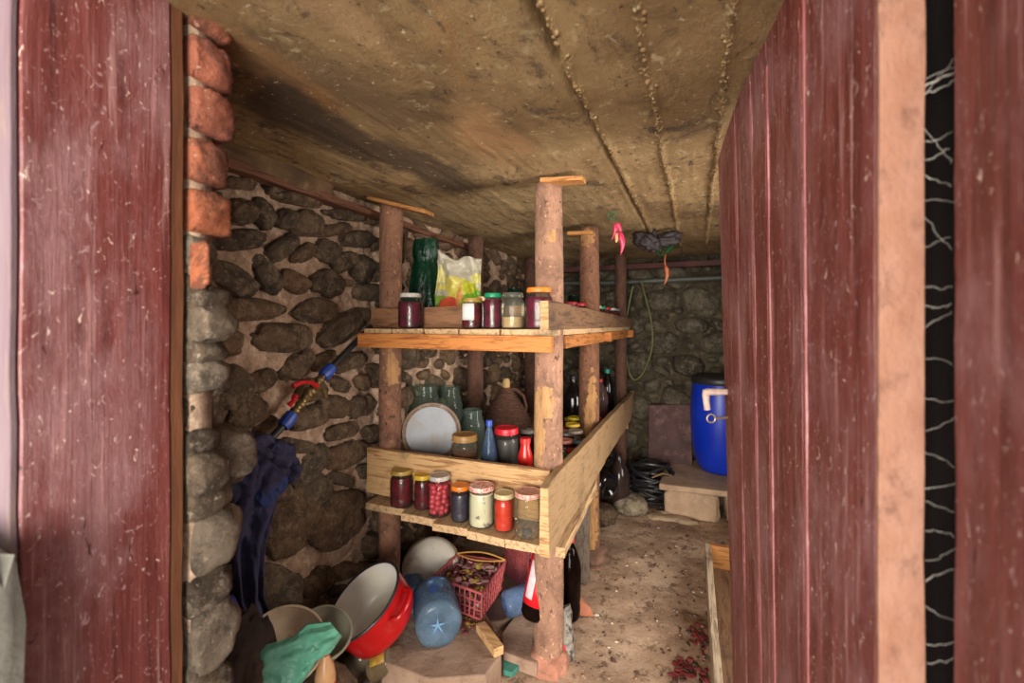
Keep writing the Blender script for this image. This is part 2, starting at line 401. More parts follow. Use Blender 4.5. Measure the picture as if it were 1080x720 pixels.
# rear wall of rough stones
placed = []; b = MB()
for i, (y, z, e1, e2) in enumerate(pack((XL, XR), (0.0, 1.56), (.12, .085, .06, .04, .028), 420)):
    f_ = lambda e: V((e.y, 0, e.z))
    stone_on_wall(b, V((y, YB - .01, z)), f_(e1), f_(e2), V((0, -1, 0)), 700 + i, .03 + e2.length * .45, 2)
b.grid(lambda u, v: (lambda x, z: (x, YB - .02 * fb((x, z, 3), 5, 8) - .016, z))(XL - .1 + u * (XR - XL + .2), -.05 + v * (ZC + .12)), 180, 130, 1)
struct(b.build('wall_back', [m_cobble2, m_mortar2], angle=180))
b = MB()
WY0, WY1, WZ0, WZ1 = 1.34, 1.90, .45, 1.40          # invented, unseen opening in the right wall, there to let fill light in
for y0, y1, z0, z1 in ((.1, WY0, -.05, ZC + .07), (WY1, YB + .1, -.05, ZC + .07), (WY0, WY1, -.05, WZ0), (WY0, WY1, WZ1, ZC + .07)):
    b.grid(lambda u, v: (lambda y, z: (XR - .02 * fb((y, z, 5), 5, 5), y, z))(y1 + u * (y0 - y1), z0 + v * (z1 - z0)), 50, 40, 0)
struct(b.build('wall_right', [m_mortar2], angle=180))
b = MB()
for c_, sz in (((XR + .02, WY0 - .02, .925), (.1, .05, 1.03)), ((XR + .02, WY1 + .02, .925), (.1, .05, 1.03)), ((XR + .02, 1.62, WZ0 - .02), (.1, .6, .05)), ((XR + .02, 1.62, WZ1 + .02), (.1, .6, .05)), ((XR + .02, 1.62, .925), (.03, .03, .95))): b.box(c_, sz)
struct(b.build('added_window_1', [plain('added_window_timber', (130, 100, 72), .8, (100, 74, 52), 14, .3)], bevel=.003))  # frame of the added opening behind the door leaf

# front wall: left block carries the brick and stone jamb
b = MB()
XJ, YO = -.71, .30
b.bounds((XL - .4, YO, -.05), (XJ - .03, YF - .02, 2.1), 0)
for i in range(-2, 7):
    z0 = H + .139 + .0785 * i if i >= 0 else None
    if z0 is None: continue
    zc = z0 + .036; off = .008 * noise.noise(V((i * 1.7, 0, 0)))
    M = Matrix.Translation(V((XJ - .10, YF - .065 + off * 1.2, zc))) @ Matrix.Rotation(.05 * noise.noise(V((i, 5, 0))), 4, 'Y') @ Matrix.Rotation(.12 * noise.noise(V((i, 9.5, 0))), 4, 'X')
    rockbox(b, (XJ - .098 + off, YF - .034 + off * 1.0, zc), (.108, .040, .0345), .2, i, 1, .05)
M = Matrix.Identity(4); b.lump(atd(194, 278, .66), (.02, .02, .035), M, 3, .1, 2, 3, .4, 1)
for i, (x, y, ww, hh, dd) in enumerate([(204, 314, 48, 27, .70), (210, 342, 48, 40, .70), (203, 371, 42, 27, .70), (207, 396, 44, 34, .71), (200, 436, 32, 44, .72), (196, 470, 30, 34, .70),
                                        (206, 500, 40, 44, .70), (234, 480, 58, 60, .80), (216, 566, 52, 76, .74), (206, 528, 40, 40, .72), (208, 622, 46, 44, .72), (214, 668, 46, 80, .73), (204, 740, 60, 80, .72),
                                        (225, 792, 70, 70, .75), (200, 860, 70, 70, .75)]):
    P = atd(x, y, dd); b.lump(P, (ww / 2 * dd / FPX * 1.05, .05, hh / 2 * dd / FPX * 1.03), None, 4, .16, 1.6, i * 3, .8, 2)
b.bounds((-.80, .449, 0), (-.716, .492, 2.0), 0)
for i in range(40):
    z = random.uniform(0.02, H + .12); P = V((XJ - .02 - random.uniform(0, .03), random.uniform(.44, .5), z))
    r_ = random.uniform(.02, .035); b.lump(P, (r_, r_ * 1.2, r_ * .8), None, 3, .2, 1.6, i * 5, .85, 2)
for p_, in zip(b.v):
    if p_.x > -.745 and p_.y > .38: p_.y = p_.y if p_.y > .462 else .462 - .012 * (1 - math.exp((p_.y - .462) / .03))
struct(b.build('wall_front', [m_mortar, m_brick, m_paleStone], angle=180))
b = MB(); b.bounds((.262, .22, -.05), (XR + .4, .50, 2.1)); b.lump(atd(986, 20, .62), (.03, .03, .05), None, 3, .1, 2, 1, .5, 1)
b.bounds((.236, .49, -.05), (XR + .1, .86, 1.66), 2); struct(b.build('wall_right_of_door', [m_mortar, m_brick, plain('gap_shade_dark', (52, 42, 36), .95, (34, 28, 24), 10, .8)])).name = 'wall_front_right'  # inner block added to keep the hinge gap black, shade put into its colour
b = MB(); b.bounds((XL - .4, YO, 1.97), (XR + .4, .5, 2.3)); struct(b.build('wall_above_door', [m_mortar])).name = 'wall_front_lintel'
# rendered plaster patch outside, lower left
b = MB(); rockbox(b, (-.76, .21, .44), (.108, .045, .45), .12, 3, 0, .03)
struct(b.build('trim_5', plain('grey_render', (134, 130, 120), .9, (112, 108, 98), 20, .5)))

# door frame and open leaf
m_red = paint_red('red_paint')
m_rawred = plain('raw_edge_wood', (176, 130, 108), .8, (158, 108, 84), 26, .8, stretch=(1, 1, .6), dirt=(128, 88, 72))
m_edgepink = plain('pale_pink_edge', (122, 102, 107), .7, (106, 82, 88), 9, .3, stretch=(3, 3, .5), dirt=(134, 112, 92))  # greyer pink than the red frame boards
m_brownedge = plain('brown_edge', (120, 72, 40), .8, (92, 52, 30), 14, .4, stretch=(4, 4, .6))
b = MB()
zz = (-.02, 1.97)
b.plank((-.735, .3475, zz[0]), (-.735, .3475, zz[1]), (0, .159, 0), (.05, 0, 0), n=60, jit=.0018)
b.plank((-.738, .263, zz[0]), (-.738, .263, zz[1]), (.052, 0, 0), (0, .008, 0), n=60, jit=.0015, mi=1)
b.plank((-.737, .4375, zz[0]), (-.737, .4375, zz[1]), (0, .018, 0), (.05, 0, 0), n=60, jit=.002, mi=2)
struct(b.build('door_2', [m_red, m_edgepink, m_brownedge], bevel=.002))
b = MB(); b.plank((.231, .35, zz[0]), (.231, .35, zz[1]), (0, .30, 0), (.058, 0, 0), n=60, jit=.0015)
struct(b.build('door_3', [m_red], bevel=.003))

A0, A1 = V((.157, .528, 0)), V((.05, 1.27, 0)); LD = A1 - A0; LN = V((LD.y, -LD.x, 0)).normalized()   # LN points away from the room's shelf side
ZT, ZB = H + .49, .05
door = bpy.data.objects.new('door_1', None); COL.objects.link(door); struct(door); door.location = A0 + V((0, 0, ZB))
O_ = door.location.copy()
b = MB(); ts = [0, .247, .458, .585, .755, 1.0]
def leaf_pt(t, z, th=0):
    lean = .034 * t * (H + .4 - z) / 1.3
    return A0 + LD * t + LN * th + V((lean, 0, z)) - O_
for k in range(5):
    t0, t1 = ts[k] + .004, ts[k + 1] - .004
    top0, top1 = ZT - .055 * max(0, t0 - .3), ZT - .055 * max(0, t1 - .3)
    if k == 4: top1 -= .035
    n = 40; vs = []; fs = []
    for i in range(n + 1):
        f = i / n
        for (t, th, tp) in ((t0, 0, top0), ((t0 + t1) / 2, -.0012, (top0 + top1) / 2), (t1, 0, top1), (t1, .034, top1), (t0, .034, top0)):
            z = ZB + (tp - ZB) * f; p = leaf_pt(t, z, th); vs.append(p + noise.noise_vector(p * 12) * .0012)
    for i in range(n):
        for q in range(5):
            a, c_ = i * 5 + q, i * 5 + (q + 1) % 5; fs.append((a, c_, c_ + 5, a + 5))
    fs.append((0, 1, 2, 3, 4)[::-1]); fs.append(tuple(n * 5 + q for q in range(5)))
    b.add(vs, fs)
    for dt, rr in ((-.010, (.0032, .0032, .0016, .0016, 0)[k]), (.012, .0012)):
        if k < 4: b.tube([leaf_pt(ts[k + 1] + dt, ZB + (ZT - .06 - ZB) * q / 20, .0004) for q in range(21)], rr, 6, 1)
b.build('leaf_boards', [m_red, plain('bead_highlight', (158, 96, 94), .5, (126, 62, 60), 22, .3, stretch=(3, 3, .3), dirt=(186, 136, 134))], door, bevel=.003)  # beads coloured paler pink as highlights along the seams
b = MB(); b.plank(leaf_pt(-.005, ZB, .0175), leaf_pt(-.005, ZT, .0175), LN * .036, LD.normalized() * .006, n=60, jit=.0016)
tag(b.build('bare_edge', [m_rawred], door, bevel=.001), 'unpainted pinkish sawn edge')
m_pvc = plain('dirty_white_plastic', (206, 180, 168), .5, (176, 146, 132), 60, .2)
P0 = atY(768, 413, 1.235) - O_; Pa = atY(744, 413, 1.20) - O_; Pb = atY(746, 432, 1.20) - O_
b = MB(); b.tube([P0 + V((.02, 0, 0)), P0, Pa + V((.006, 0, 0)), Pa, Pa + (Pb - Pa) * .15, Pb], [.007, .0075, .0085, .0085, .0085, .0075], 14)
tag(b.build('lever_handle', m_pvc, door, bevel=0), 'pinkish white lever handle bent downwards')
Kc = atY(750, 441, 1.2) - O_
b = MB(); b.tube([Kc + RT * .010 * math.cos(a) + UP * .010 * math.sin(a) for a in [i * PI / 8 for i in range(16)]], .0022, 8, closed=True)
b.tube([Kc + RT * .011, Kc + RT * .055 + V((0, .02, 0))], .003, 8)
tag(b.build('key', plain('dull_brass', (168, 150, 120), .4, metal=.6), door), 'dull metal key with round bow')

# cobweb strands across the hinge gap
m_web = plain('cobweb_dust', (206, 196, 184), .95, bump=0)
wb = []
for i, (x0, y0, x1, y1, r_) in enumerate([(966, 96, 1012, 76, .0016), (968, 99, 1008, 84, .0012), (960, 92, 1030, 66, .0008), (974, 150, 1004, 138, .0006), (974, 168, 1002, 156, .0008), (972, 210, 1006, 214, .0005),
                                          (974, 262, 1003, 250, .0006), (972, 300, 1004, 303, .0006), (972, 322, 1004, 320, .0008), (974, 420, 1006, 424, .0006), (974, 515, 1008, 510, .0008), (976, 528, 1006, 540, .0006), (976, 640, 1008, 655, .0007), (978, 680, 1008, 676, .0009), (976, 590, 1008, 578, .0005), (968, 110, 1010, 60, .0006), (974, 135, 1004, 170, .0006), (974, 185, 1003, 196, .0007), (974, 225, 1004, 262, .0005), (974, 345, 1004, 330, .0006), (974, 378, 1005, 384, .0005), (975, 455, 1006, 440, .0006), (975, 478, 1006, 492, .0005), (976, 560, 1007, 566, .0007), (976, 612, 1008, 600, .0008), (977, 700, 1009, 694, .0009)]):
    p, q = atd(x0, y0, .43), atd(x1, y1, .425); pts = []
    for k in range(12):
        f = k / 11; pts.append(p.lerp(q, f) + V((0, 0, random.Random(i).uniform(-.004, .003) * math.sin(f * PI))) + noise.noise_vector(V((i, f * 6, 0))) * .0025)
    wb.append((pts, r_))
b = MB()
for pts, r_ in wb: b.tube(pts, [r_ * (.35 + .4 * abs(noise.noise(p * 200))) for p in pts], 5)
tag(b.build('cobweb', m_web), 'dusty cobweb strands across the gap beside the right door post', 'cobweb', kind='stuff')

# lath along the top of the stone wall and the concrete swelling above it
m_lath = wood('reddish_lath', (112, 70, 46), (70, 42, 28), 1, damt=.6, knots=False)
b = MB(); b.plank((XL + .045, .55, 1.545), (XL + .04, 2.3, 1.535), (0, 0, .024), (.05, 0, 0), n=40, jit=.005); tag(b.build('ceiling_lath', m_lath, bevel=.002), 'rough reddish brown lath wedged along the top of the stone wall', 'lath')
b = MB(); Pl = atX(283, 178, XL + .02); b.lump(V((XL + .03, Pl.y, 1.575)), (.05, .24, .042), None, 4, .15, 2, 4, .8)
struct(b.build('trim_1', plain('brown_concrete', (112, 86, 58), .9, (80, 60, 40), 9, 1, dirt=(136, 108, 76)), angle=180))

# ------------------------------------------------------------------ the wooden shelving
def bark(name, base, dark, patches, pc=(192, 146, 98), pamt=1.0):
    s = NT(name); s.rough(.9); up = lambda q, k: tuple(min(255, int(a * k)) for a in q)
    g = s.noise(14, (1, 1, .6), 9, .78, .6)
    c = s.ramp(g, [(.32, dark), (.46, base), (.6, up(base, 1.18)), (.72, up(base, 1.38))])
    c = s.mix(s.step(s.noise(70, (1, 1, .6), 7, .7), .57, .66), c, up(dark, .8))
    c = s.mix(s.step(s.noise(55, (1, 1, .8), 7, .7), .59, .66), c, up(base, 1.5))
    for cen, rad in patches:
        c = s.mix(s.patch(cen, rad, pamt, 34), c, s.ramp(s.noise(26, (3, 3, .5), 8, .7), [(.3, up(pc, .62)), (.45, up(pc, .95)), (.62, up(pc, 1.1))]))
    s.col(c); s.bump(g, .9, .014); s.bump(s.noise(48, (1, 1, .7), 8, .7), .9, .01); return s.m
shelf = empty('storage_shelf', (-.76, 2.2, 0), 'rough shelving of bark-covered log posts and raw planks, loaded with jars', 'shelf')
SO = shelf.location.copy()
def sh(b, name, mat, label=None, **k):
    b.v = [p - SO for p in b.v]; o = b.build(name, mat, shelf, **k)
    if label: o['label'] = label
    return o
def post(name, x, y, r0, r1, mat, label=None, z0=-.02, z1=ZC - .012, lean=(0, 0), seed=0):
    b = MB(); n = 44; seg = 28; vs = []; fs = []
    for i in range(n + 1):
        f = i / n; z = z0 + (z1 - z0) * f; r = r0 + (r1 - r0) * f
        cx = x + lean[0] * (f - .5) + .004 * noise.noise(V((seed, z * 2, 0))); cy = y + .004 * noise.noise(V((seed, z * 2, 9)))
        for k in range(seg):
            a = 2 * PI * k / seg
            rr = r * (1 + .06 * noise.noise(V((math.cos(a) * 1.2 + seed * 3, math.sin(a) * 1.2, z * 5))) + .035 * noise.noise(V((math.cos(a) * 5 + seed, math.sin(a) * 5, z * 28))))
            vs.append((cx + rr * math.cos(a), cy + rr * math.sin(a), z))
    for i in range(n):
        for k in range(seg): a, c_ = i * seg + k, i * seg + (k + 1) % seg; fs.append((a, c_, c_ + seg, a + seg))
    fs.append(tuple(range(seg))[::-1]); fs.append(tuple(n * seg + k for k in range(seg))); b.add(vs, fs)
    return sh(b, name, mat, label, angle=180)
def so(p): p = V(p) - SO; return (p.x, p.y, p.z)
PX1, PY1 = -.452, 1.435
m_b1 = bark('bark_front_post', (150, 112, 90), (110, 78, 62), [(so(atY(572, 425, 1.39)), (.035, .06, .05)), (so(atY(568, 460, 1.39)), (.022, .06, .09)), (so(atY(582, 248, 1.39)), (.012, .03, .02))])
m_b2 = bark('bark_left_post', (138, 98, 76), (96, 64, 50), [(so(atY(412, 395, 1.39)), (.024, .05, .05)), (so(atY(410, 378, 1.39)), (.01, .05, .04))])
m_b3 = bark('bark_middle_post', (124, 84, 62), (84, 54, 40), [(so(atY(624, 420, 2.1)), (.02, .06, .12)), (so(atY(620, 450, 2.1)), (.02, .06, .1)), (so(atY(619, 250, 2.1)), (.03, .06, .04)), (so(atY(618, 560, 2.1)), (.05, .1, .26))], (178, 132, 84))
post('post', PX1, PY1, .049, .0455, m_b1, 'thick bark-covered log with flaked pale patches', seed=1)
post('post', -1.085, PY1, .040, .043, m_b2, 'brown bark log with a pale scar', seed=2, lean=(.012, 0))
post('post', -.475, 2.149, .05, .045, m_b3, 'log stripped to yellow wood at its foot', seed=3)
m_b4 = bark('bark_rear_posts', (96, 66, 52), (64, 42, 34), [])
post('post', -.46, 3.02, .038, .036, m_b4, seed=4)
post('post', -1.08, 2.15, .042, .04, m_b4, seed=5)
post('post', -1.08, 3.0, .04, .04, m_b4, seed=6)
# footings
m_foot = plain('pinkish_mud', (190, 132, 108), .95, (150, 98, 78), 25, .9, dirt=(120, 92, 76))
b = MB(); b.lump((PX1, PY1, .012), (.066, .066, .05), None, 4, .15, 2, 2, .8); sh(b, 'post_footing', m_foot, 'pink mud packed round the front post', angle=180)
b = MB(); b.lump((-.465, 2.14, .02), (.088, .085, .055), None, 4, .25, 2, 5, .9); sh(b, 'post_footing', plain('brown_mud', (134, 100, 82), .95, (104, 78, 62), 25, .9), angle=180)
# wedges between post heads and ceiling
m_wedge = wood('wedge_wood', (190, 132, 72), (152, 96, 48), 0, damt=.7, knots=False)
b = MB(); b.plank(atY(572, 192, 1.40), atY(616, 190, 1.40), (0, .05, 0), (0, 0, .014), n=6); sh(b, 'wedge', m_wedge, bevel=.001)
b = MB(); b.plank(atY(392, 210, 1.40), atY(453, 225, 1.40), (0, .06, 0), (0, 0, .014), n=6); sh(b, 'wedge', m_wedge, bevel=.001)
b = MB(); b.plank(atY(600, 247, 2.12), atY(626, 246, 2.12), (0, .06, 0), (0, 0, .016), n=6); sh(b, 'wedge', m_wedge, bevel=.001)
# upper deck
ZU, ZL, ZI = 1.106, .482, .507
m_wx = wood('plank_across', (196, 156, 108), (160, 116, 72), 0, damt=.56)
m_wy = wood('plank_inward', (198, 164, 122), (158, 122, 84), 1, damt=.5)
m_wo = wood('orange_batten', (190, 120, 58), (154, 88, 36), 0, damt=.68)
m_wb = wood('brown_board', (140, 98, 66), (108, 72, 46), 0, damt=.52, dirt=(82, 60, 44))
m_wby = wood('brown_board_inward', (124, 92, 64), (94, 66, 44), 1, damt=.5, dirt=(72, 54, 40))
edges = [-1.075, -.955, -.83, -.70, -.555, -.405]
for k in range(5):
    x0, x1 = edges[k] + .003, edges[k + 1] - .003; j = .006 * noise.noise(V((k * 2.3, 0, 1)))
    b = MB(); b.plank(((x0 + x1) / 2, 1.272 + j, ZU - .011), ((x0 + x1) / 2, 3.06, ZU - .011), (x1 - x0, 0, 0), (0, 0, .021), n=40, jit=.0025, seed=k); sh(b, 'shelf_board', m_wy, bevel=.0015)
b = MB(); b.plank(atY(380, 358.5, 1.262), atY(582.5, 363, 1.262), (0, .03, 0), (0, 0, .048), n=30, jit=.001); sh(b, 'front_batten', m_wo, 'clean orange pine batten', bevel=.002)
b = MB(); b.plank((-1.12, 1.377, ZU + .038), (-.43, 1.377, ZU + .038), (0, 0, .073), (0, .02, 0), n=24); sh(b, 'retaining_board', m_wb, 'dark brown board behind the upper jars', bevel=.0015)
b = MB(); b.plank((-.415, 1.285, ZU + .042), (-.405, 3.1, ZU + .024), (0, 0, .088), (.024, 0, 0), (0, 0, .052), n=40); sh(b, 'side_board', m_wby, 'weathered brown board along the upper side', bevel=.0015)
b = MB(); b.plank((-.417, 1.279, ZU - .001), (-.417, 1.279, ZU + .084), (.026, 0, 0), (0, .006, 0), n=6); sh(b, 'board_end', m_wx, 'pale sawn board end', bevel=.001)
b = MB(); b.plank((-.425, 1.50, ZU - .046), (-.425, 2.95, ZU - .046), (0, 0, .046), (.03, 0, 0), n=30); sh(b, 'side_joist', wood('orange_joist', (180, 114, 54), (136, 80, 34), 1, damt=.66), 'orange pine joist under the upper side', bevel=.002)
b = MB(); b.plank((-1.1, 2.235, ZU - .047), (-.385, 2.235, ZU - .047), (0, .045, 0), (0, 0, .045), n=16); sh(b, 'cross_joist', m_wo, bevel=.002)
b = MB(); b.plank((-1.1, 3.07, ZU - .047), (-.385, 3.07, ZU - .047), (0, .045, 0), (0, 0, .045), n=16); sh(b, 'cross_joist', m_wo, bevel=.002)
# lower deck: front ledge, inner boards, retaining board, side board
edges = [-1.105, -.93, -.79, -.66, -.53, -.415]
for k in range(5):
    x0, x1 = edges[k] + .002, edges[k + 1] - .002; yy = [1.318, 1.285, 1.262, 1.25, 1.245][k]
    b = MB(); b.plank(((x0 + x1) / 2, yy, ZL - .013), ((x0 + x1) / 2, 1.46, ZL - .013), (x1 - x0, 0, 0), (0, 0, .025), n=16, jit=.0035, seed=10 + k); sh(b, 'ledge_board', m_wy, bevel=.0015)
for k in range(5):
    x0, x1 = edges[k] + .003, edges[k + 1] - .003
    b = MB(); b.plank(((x0 + x1) / 2, 1.40, ZI - .012), ((x0 + x1) / 2, 3.06, ZI - .012), (x1 - x0, 0, 0), (0, 0, .023), n=40, jit=.0025, seed=20 + k); sh(b, 'shelf_board', m_wy, bevel=.0015)
b = MB(); pl0, pl1 = atY(389, 498, 1.377), atY(587, 524, 1.377)
b.plank(V((pl0.x, 1.377, .578)), V((-.427, 1.377, .578)), (0, 0, .166), (0, .024, 0), n=40, jit=.002); sh(b, 'retaining_board', m_wx, 'knotty yellow pine board behind the lower jars', bevel=.002)
b = MB()
n = 40; vs = []; fs = []
for i in range(n + 1):
    f = i / n; y = 1.235 + f * 1.9; x = -.402 + .006 * fb((y, 0, 0), 2, 2)
    zt = .668 + .003 * fb((y, 1, 0), 3, 6); zb = .458 + f * .062 + .012 * fb((y, 5, 0), 4, 5)
    if i == 0: zt = .655
    if f > .93: zb += (f - .93) * .9
    for th in (.013, -.013):
        for q in range(6):
            qq = q if th > 0 else 5 - q; p = V((x + th, y, zb + (zt - zb) * qq / 5)); vs.append(p + noise.noise_vector(p * 30) * .0015)
for i in range(n):
    for q in range(12): a, c_ = i * 12 + q, i * 12 + (q + 1) % 12; fs.append((a, a + 12, c_ + 12, c_))
for e in (0, n):
    for q in range(5): t = (e * 12 + q, e * 12 + q + 1, e * 12 + 10 - q, e * 12 + 11 - q); fs.append(t)
b.add(vs, fs); sh(b, 'side_board', wood('side_board_wood', (164, 132, 94), (146, 114, 78), 1, gs=15, damt=.48, dirt=(112, 90, 66)), 'long waney-edged board along the lower side', bevel=.002)
b = MB(); b.plank((-.402, 1.235, .460), (-.402, 1.235, .655), (.03, 0, 0), (0, .008, 0), (.022, 0, 0), n=8); sh(b, 'board_end', m_wx, 'pale sawn end of the lower side board', bevel=.001)
b = MB(); b.plank((-.385, 1.34, .425), (-.40, 1.9, .452), (0, 0, .03), (.03, 0, 0), n=12, jit=.004); sh(b, 'side_joist', m_wy, bevel=.002)
b = MB(); b.plank((-1.1, 2.235, ZI - .05), (-.42, 2.235, ZI - .05), (0, .045, 0), (0, 0, .05), n=16); sh(b, 'cross_joist', m_wx, bevel=.002)
ZR = .575
b = MB(); b.plank((-1.11, 1.535, ZR - .034), (-.49, 1.535, ZR - .034), (0, .26, 0), (0, 0, .067), n=16); sh(b, 'raised_board', m_wx, bevel=.002)
b = MB(); b.plank((-1.1, 1.50, ZI - .05), (-.42, 1.50, ZI - .05), (0, .045, 0), (0, 0, .05), n=16); sh(b, 'cross_joist', m_wx, bevel=.002)
b = MB(); b.plank((-1.1, 3.08, ZI - .05), (-.42, 3.08, ZI - .05), (0, .045, 0), (0, 0, .05), n=16); sh(b, 'cross_joist', m_wx, bevel=.002)

# ------------------------------------------------------------------ jars
g_clear = glass('jar_glass', (240, 244, 240), dust=.03)
g_green = glass('green_glass', (186, 206, 192), dust=.22)
g_dusty = glass('dusty_glass', (236, 232, 216), dust=.12)
def content(c, c2=None, sc=40, rough=.25): return plain('content_%d_%d_%d' % c, c, rough, c2, sc, .1)
def lidm(c, c2=None, sc=60): return plain('lid_%d_%d_%d' % c, c, .38, c2, sc, .08)
def lid_pattern(name, a, b_, scale=70):
    if name in MC: return MC[name]
    s = NT(name); s.rough(.4); s.col(s.ramp(s.noise(scale, (1, 1, 1), 3), [(.42, a), (.5, b_), (.6, a)])); MC[name] = s.m; return s.m
def jar_profile(r, h):
    return [(r * .55, .0), (r * .86, .0), (r * .97, .005), (r, .012), (r, h * .22), (r * .985, h * .24), (r, h * .26), (r, h * .68), (r * .97, h * .74), (r * .84, h * .82), (r * .78, h * .86), (r * .78, h * .97)]
def jar(loc, r, h, label, cont=None, lid=None, lidr=None, name='glass_jar', cat='jar', group=None, fill=.8, g=None, paper=None, berries=None, rot=None, lid_h=.014):
    t = empty(name, loc, label, cat, group, rot)
    pr = jar_profile(r, h)
    b = MB(); b.lathe(pr, seg=32, caps=(True, lid is None and False)); b.build('glass_body', g or g_clear, t, angle=60)
    if cont is not None:
        k = .95; b = MB(); zf = h * fill
        pp = [(q * k, max(z, .004)) for q, z in pr if z < zf]; rl = pp[-1][0]
        pp.append((rl if fill < .72 else rl * .95, zf))
        b.lathe(pp, seg=28); b.build('contents', cont, t, angle=50)
    if berries is not None:
        b = MB(); rb = r * .29; z = rb + .006; i = 0
        while z < h * fill:
            for rr, n in ((r * .70, 8), (r * .26, 3)):
                for k in range(n):
                    a = 2 * PI * k / n + i * .9 + random.uniform(-.15, .15); b.lump((rr * math.cos(a), rr * math.sin(a), z + random.uniform(-.003, .003)), (rb, rb, rb * .95), None, 2, .08, 2, i * 9 + k)
            z += rb * 1.5; i += 1
        tag(b.build('fruit', berries, t, angle=180), kind='stuff')
    if lid is not None:
        lr = lidr or r * .86; b = MB(); z1 = h - lid_h
        pp = [(lr * .96, z1), (lr, z1 + .001), (lr, z1 + lid_h * .25), (lr * .975, z1 + lid_h * .3), (lr * .975, h - .003), (lr * .93, h), (lr * .86, h), (lr * .82, h - .0015), (0.0005, h - .001)]
        b.lathe(pp, seg=36); b.build('lid', lid, t, angle=35)
    if paper:
        z0, z1, a0, a1, pm = paper; b = MB()
        b.grid(lambda u, v: ((r * 1.012) * math.cos(a0 + (a1 - a0) * u), (r * 1.012) * math.sin(a0 + (a1 - a0) * u), h * (z0 + (z1 - z0) * v)), 14, 3); b.build('paper_label', pm, t, solid=.0004)
    return t
m_purple = content((112, 14, 44), (56, 6, 24)); m_darkred = content((120, 10, 24), (46, 4, 12)); m_red_c = content((206, 62, 34), (186, 44, 24))
m_berryblue = content((70, 56, 76), (26, 20, 30), 110, .4)
s = NT('curd_with_pieces'); s.rough(.4); s.col(s.mix(s.step(s.noise(42, (1, 1, 1), 3), .56, .68), (206, 194, 164), (122, 104, 94))); m_curd = s.m
s = NT('printed_paper'); s.rough(.8)
wv = s.n('ShaderNodeTexWave'); wv.bands_direction = 'Z'; wv.inputs['Scale'].default_value = 90; wv.inputs['Distortion'].default_value = 0; s.l(s.tc.outputs['Object'], wv.inputs['Vector'])
s.col(s.mix(s.step(wv.outputs['Fac'], .7, .9), (216, 212, 206), (190, 186, 184))); m_paper = s.m
UG, LG = 'jars standing along the upper ledge', 'jars standing along the lower ledge'
def onU(px, Y=1.322): p = atY(px, 345, Y); return V((p.x, Y, ZU + .0005))
def onL(px, Y): p = atY(px, 500, Y); return V((p.x, Y, ZL + .001))
lw, lg, lo, ly = lidm((200, 196, 188), (170, 164, 150)), lidm((168, 138, 62), (140, 110, 44)), lidm((222, 128, 40), (206, 108, 30)), lidm((214, 178, 44), (190, 150, 30))
lgreen, lred, lcream = lidm((20, 140, 96), (14, 120, 80)), lidm((176, 26, 36), (150, 18, 28)), lidm((196, 184, 144), (176, 160, 116))
lpat = lid_pattern('lid_red_white', (190, 90, 84), (226, 206, 190)); lpat2 = lid_pattern('lid_pink_print', (206, 168, 150), (188, 92, 82), 90)
jar(onU(433, 1.325), .0425, .120, 'jar of dark purple preserve with white lid, alone at left on the upper ledge', m_purple, lw, .037, group=UG, fill=.74)
jar(onU(498, 1.316), .0335, .098, 'small dark jar with gold lid and white paper label on the upper ledge', m_darkred, lg, .033, group=UG, fill=.8, paper=(.28, .82, -2.35, -.9, m_paper))
jar(onU(509, 1.345) + V((0, .005, 0)), .022, .104, 'narrow dark jar with tan lid squeezed behind the gold-lidded jar', m_darkred, lidm((188, 150, 110)), .023, group=UG)
jar(onU(520, 1.318), .031, .112, 'slim purple jar with green lid on the upper ledge', m_purple, lgreen, .029, group=UG, fill=.82)
jar(onU(541, 1.318), .037, .112, 'clear jar with a little pale preserve and clear glass lid on the upper ledge', content((196, 170, 132), (166, 136, 100), 30), glass('lid_glass', (225, 225, 215), dust=.2), .034, group=UG, fill=.32, g=g_dusty)
jar(onU(568.5, 1.312), .0415, .124, 'large purple jar with orange lid at the right end of the upper ledge', m_purple, lo, .0385, group=UG, fill=.77)
jar(onL(424, 1.345), .0415, .126, 'dark red jar with olive gold lid, leftmost on the lower ledge', m_darkred, lg, .039, group=LG, fill=.8)
jar(onL(446, 1.348), .030, .118, 'slim dark jar with yellow rimmed lid on the lower ledge', m_darkred, ly, .031, group=LG, fill=.8)
jar(onL(463.5, 1.325), .038, .133, 'jar of pink-red cherries with greyish white lid on the lower ledge', None, lidm((186, 178, 170), (160, 150, 140)), .036, group=LG, fill=.86, berries=plain('cherry_skin', (212, 78, 88), .3, (160, 26, 44), 22, 0))
jar(onL(485.5, 1.315), .0305, .114, 'slim jar of blue-black berries with orange lid on the lower ledge', m_berryblue, lo, .031, group=LG, fill=.76)
jar(onL(508, 1.31), .042, .126, 'wide jar of white preserve with red and white lid on the lower ledge', m_curd, lpat, .041, group=LG, fill=.82)
jar(onL(531.5, 1.305), .031, .114, 'slim jar of bright orange-red sauce with cream lid on the lower ledge', m_red_c, lcream, .0315, group=LG, fill=.84)
t = jar(onL(557, 1.30), .042, .132, 'nearly empty clear jar with pink printed lid on the lower ledge', None, lpat2, .0415, group=LG, g=g_dusty)
b = MB()
for i in range(26): a = random.uniform(0, 6.28); q = random.uniform(0, .028); b.lump((q * math.cos(a) * .7, q * math.sin(a) * .7, .008 + random.uniform(0, .005)), (.005, .004, .004), None, 2, .3, 2, i)
tag(b.build('dried_berries', plain('dried_berry', (70, 54, 50), .8, (40, 30, 30), 60), t, angle=180), kind='stuff')

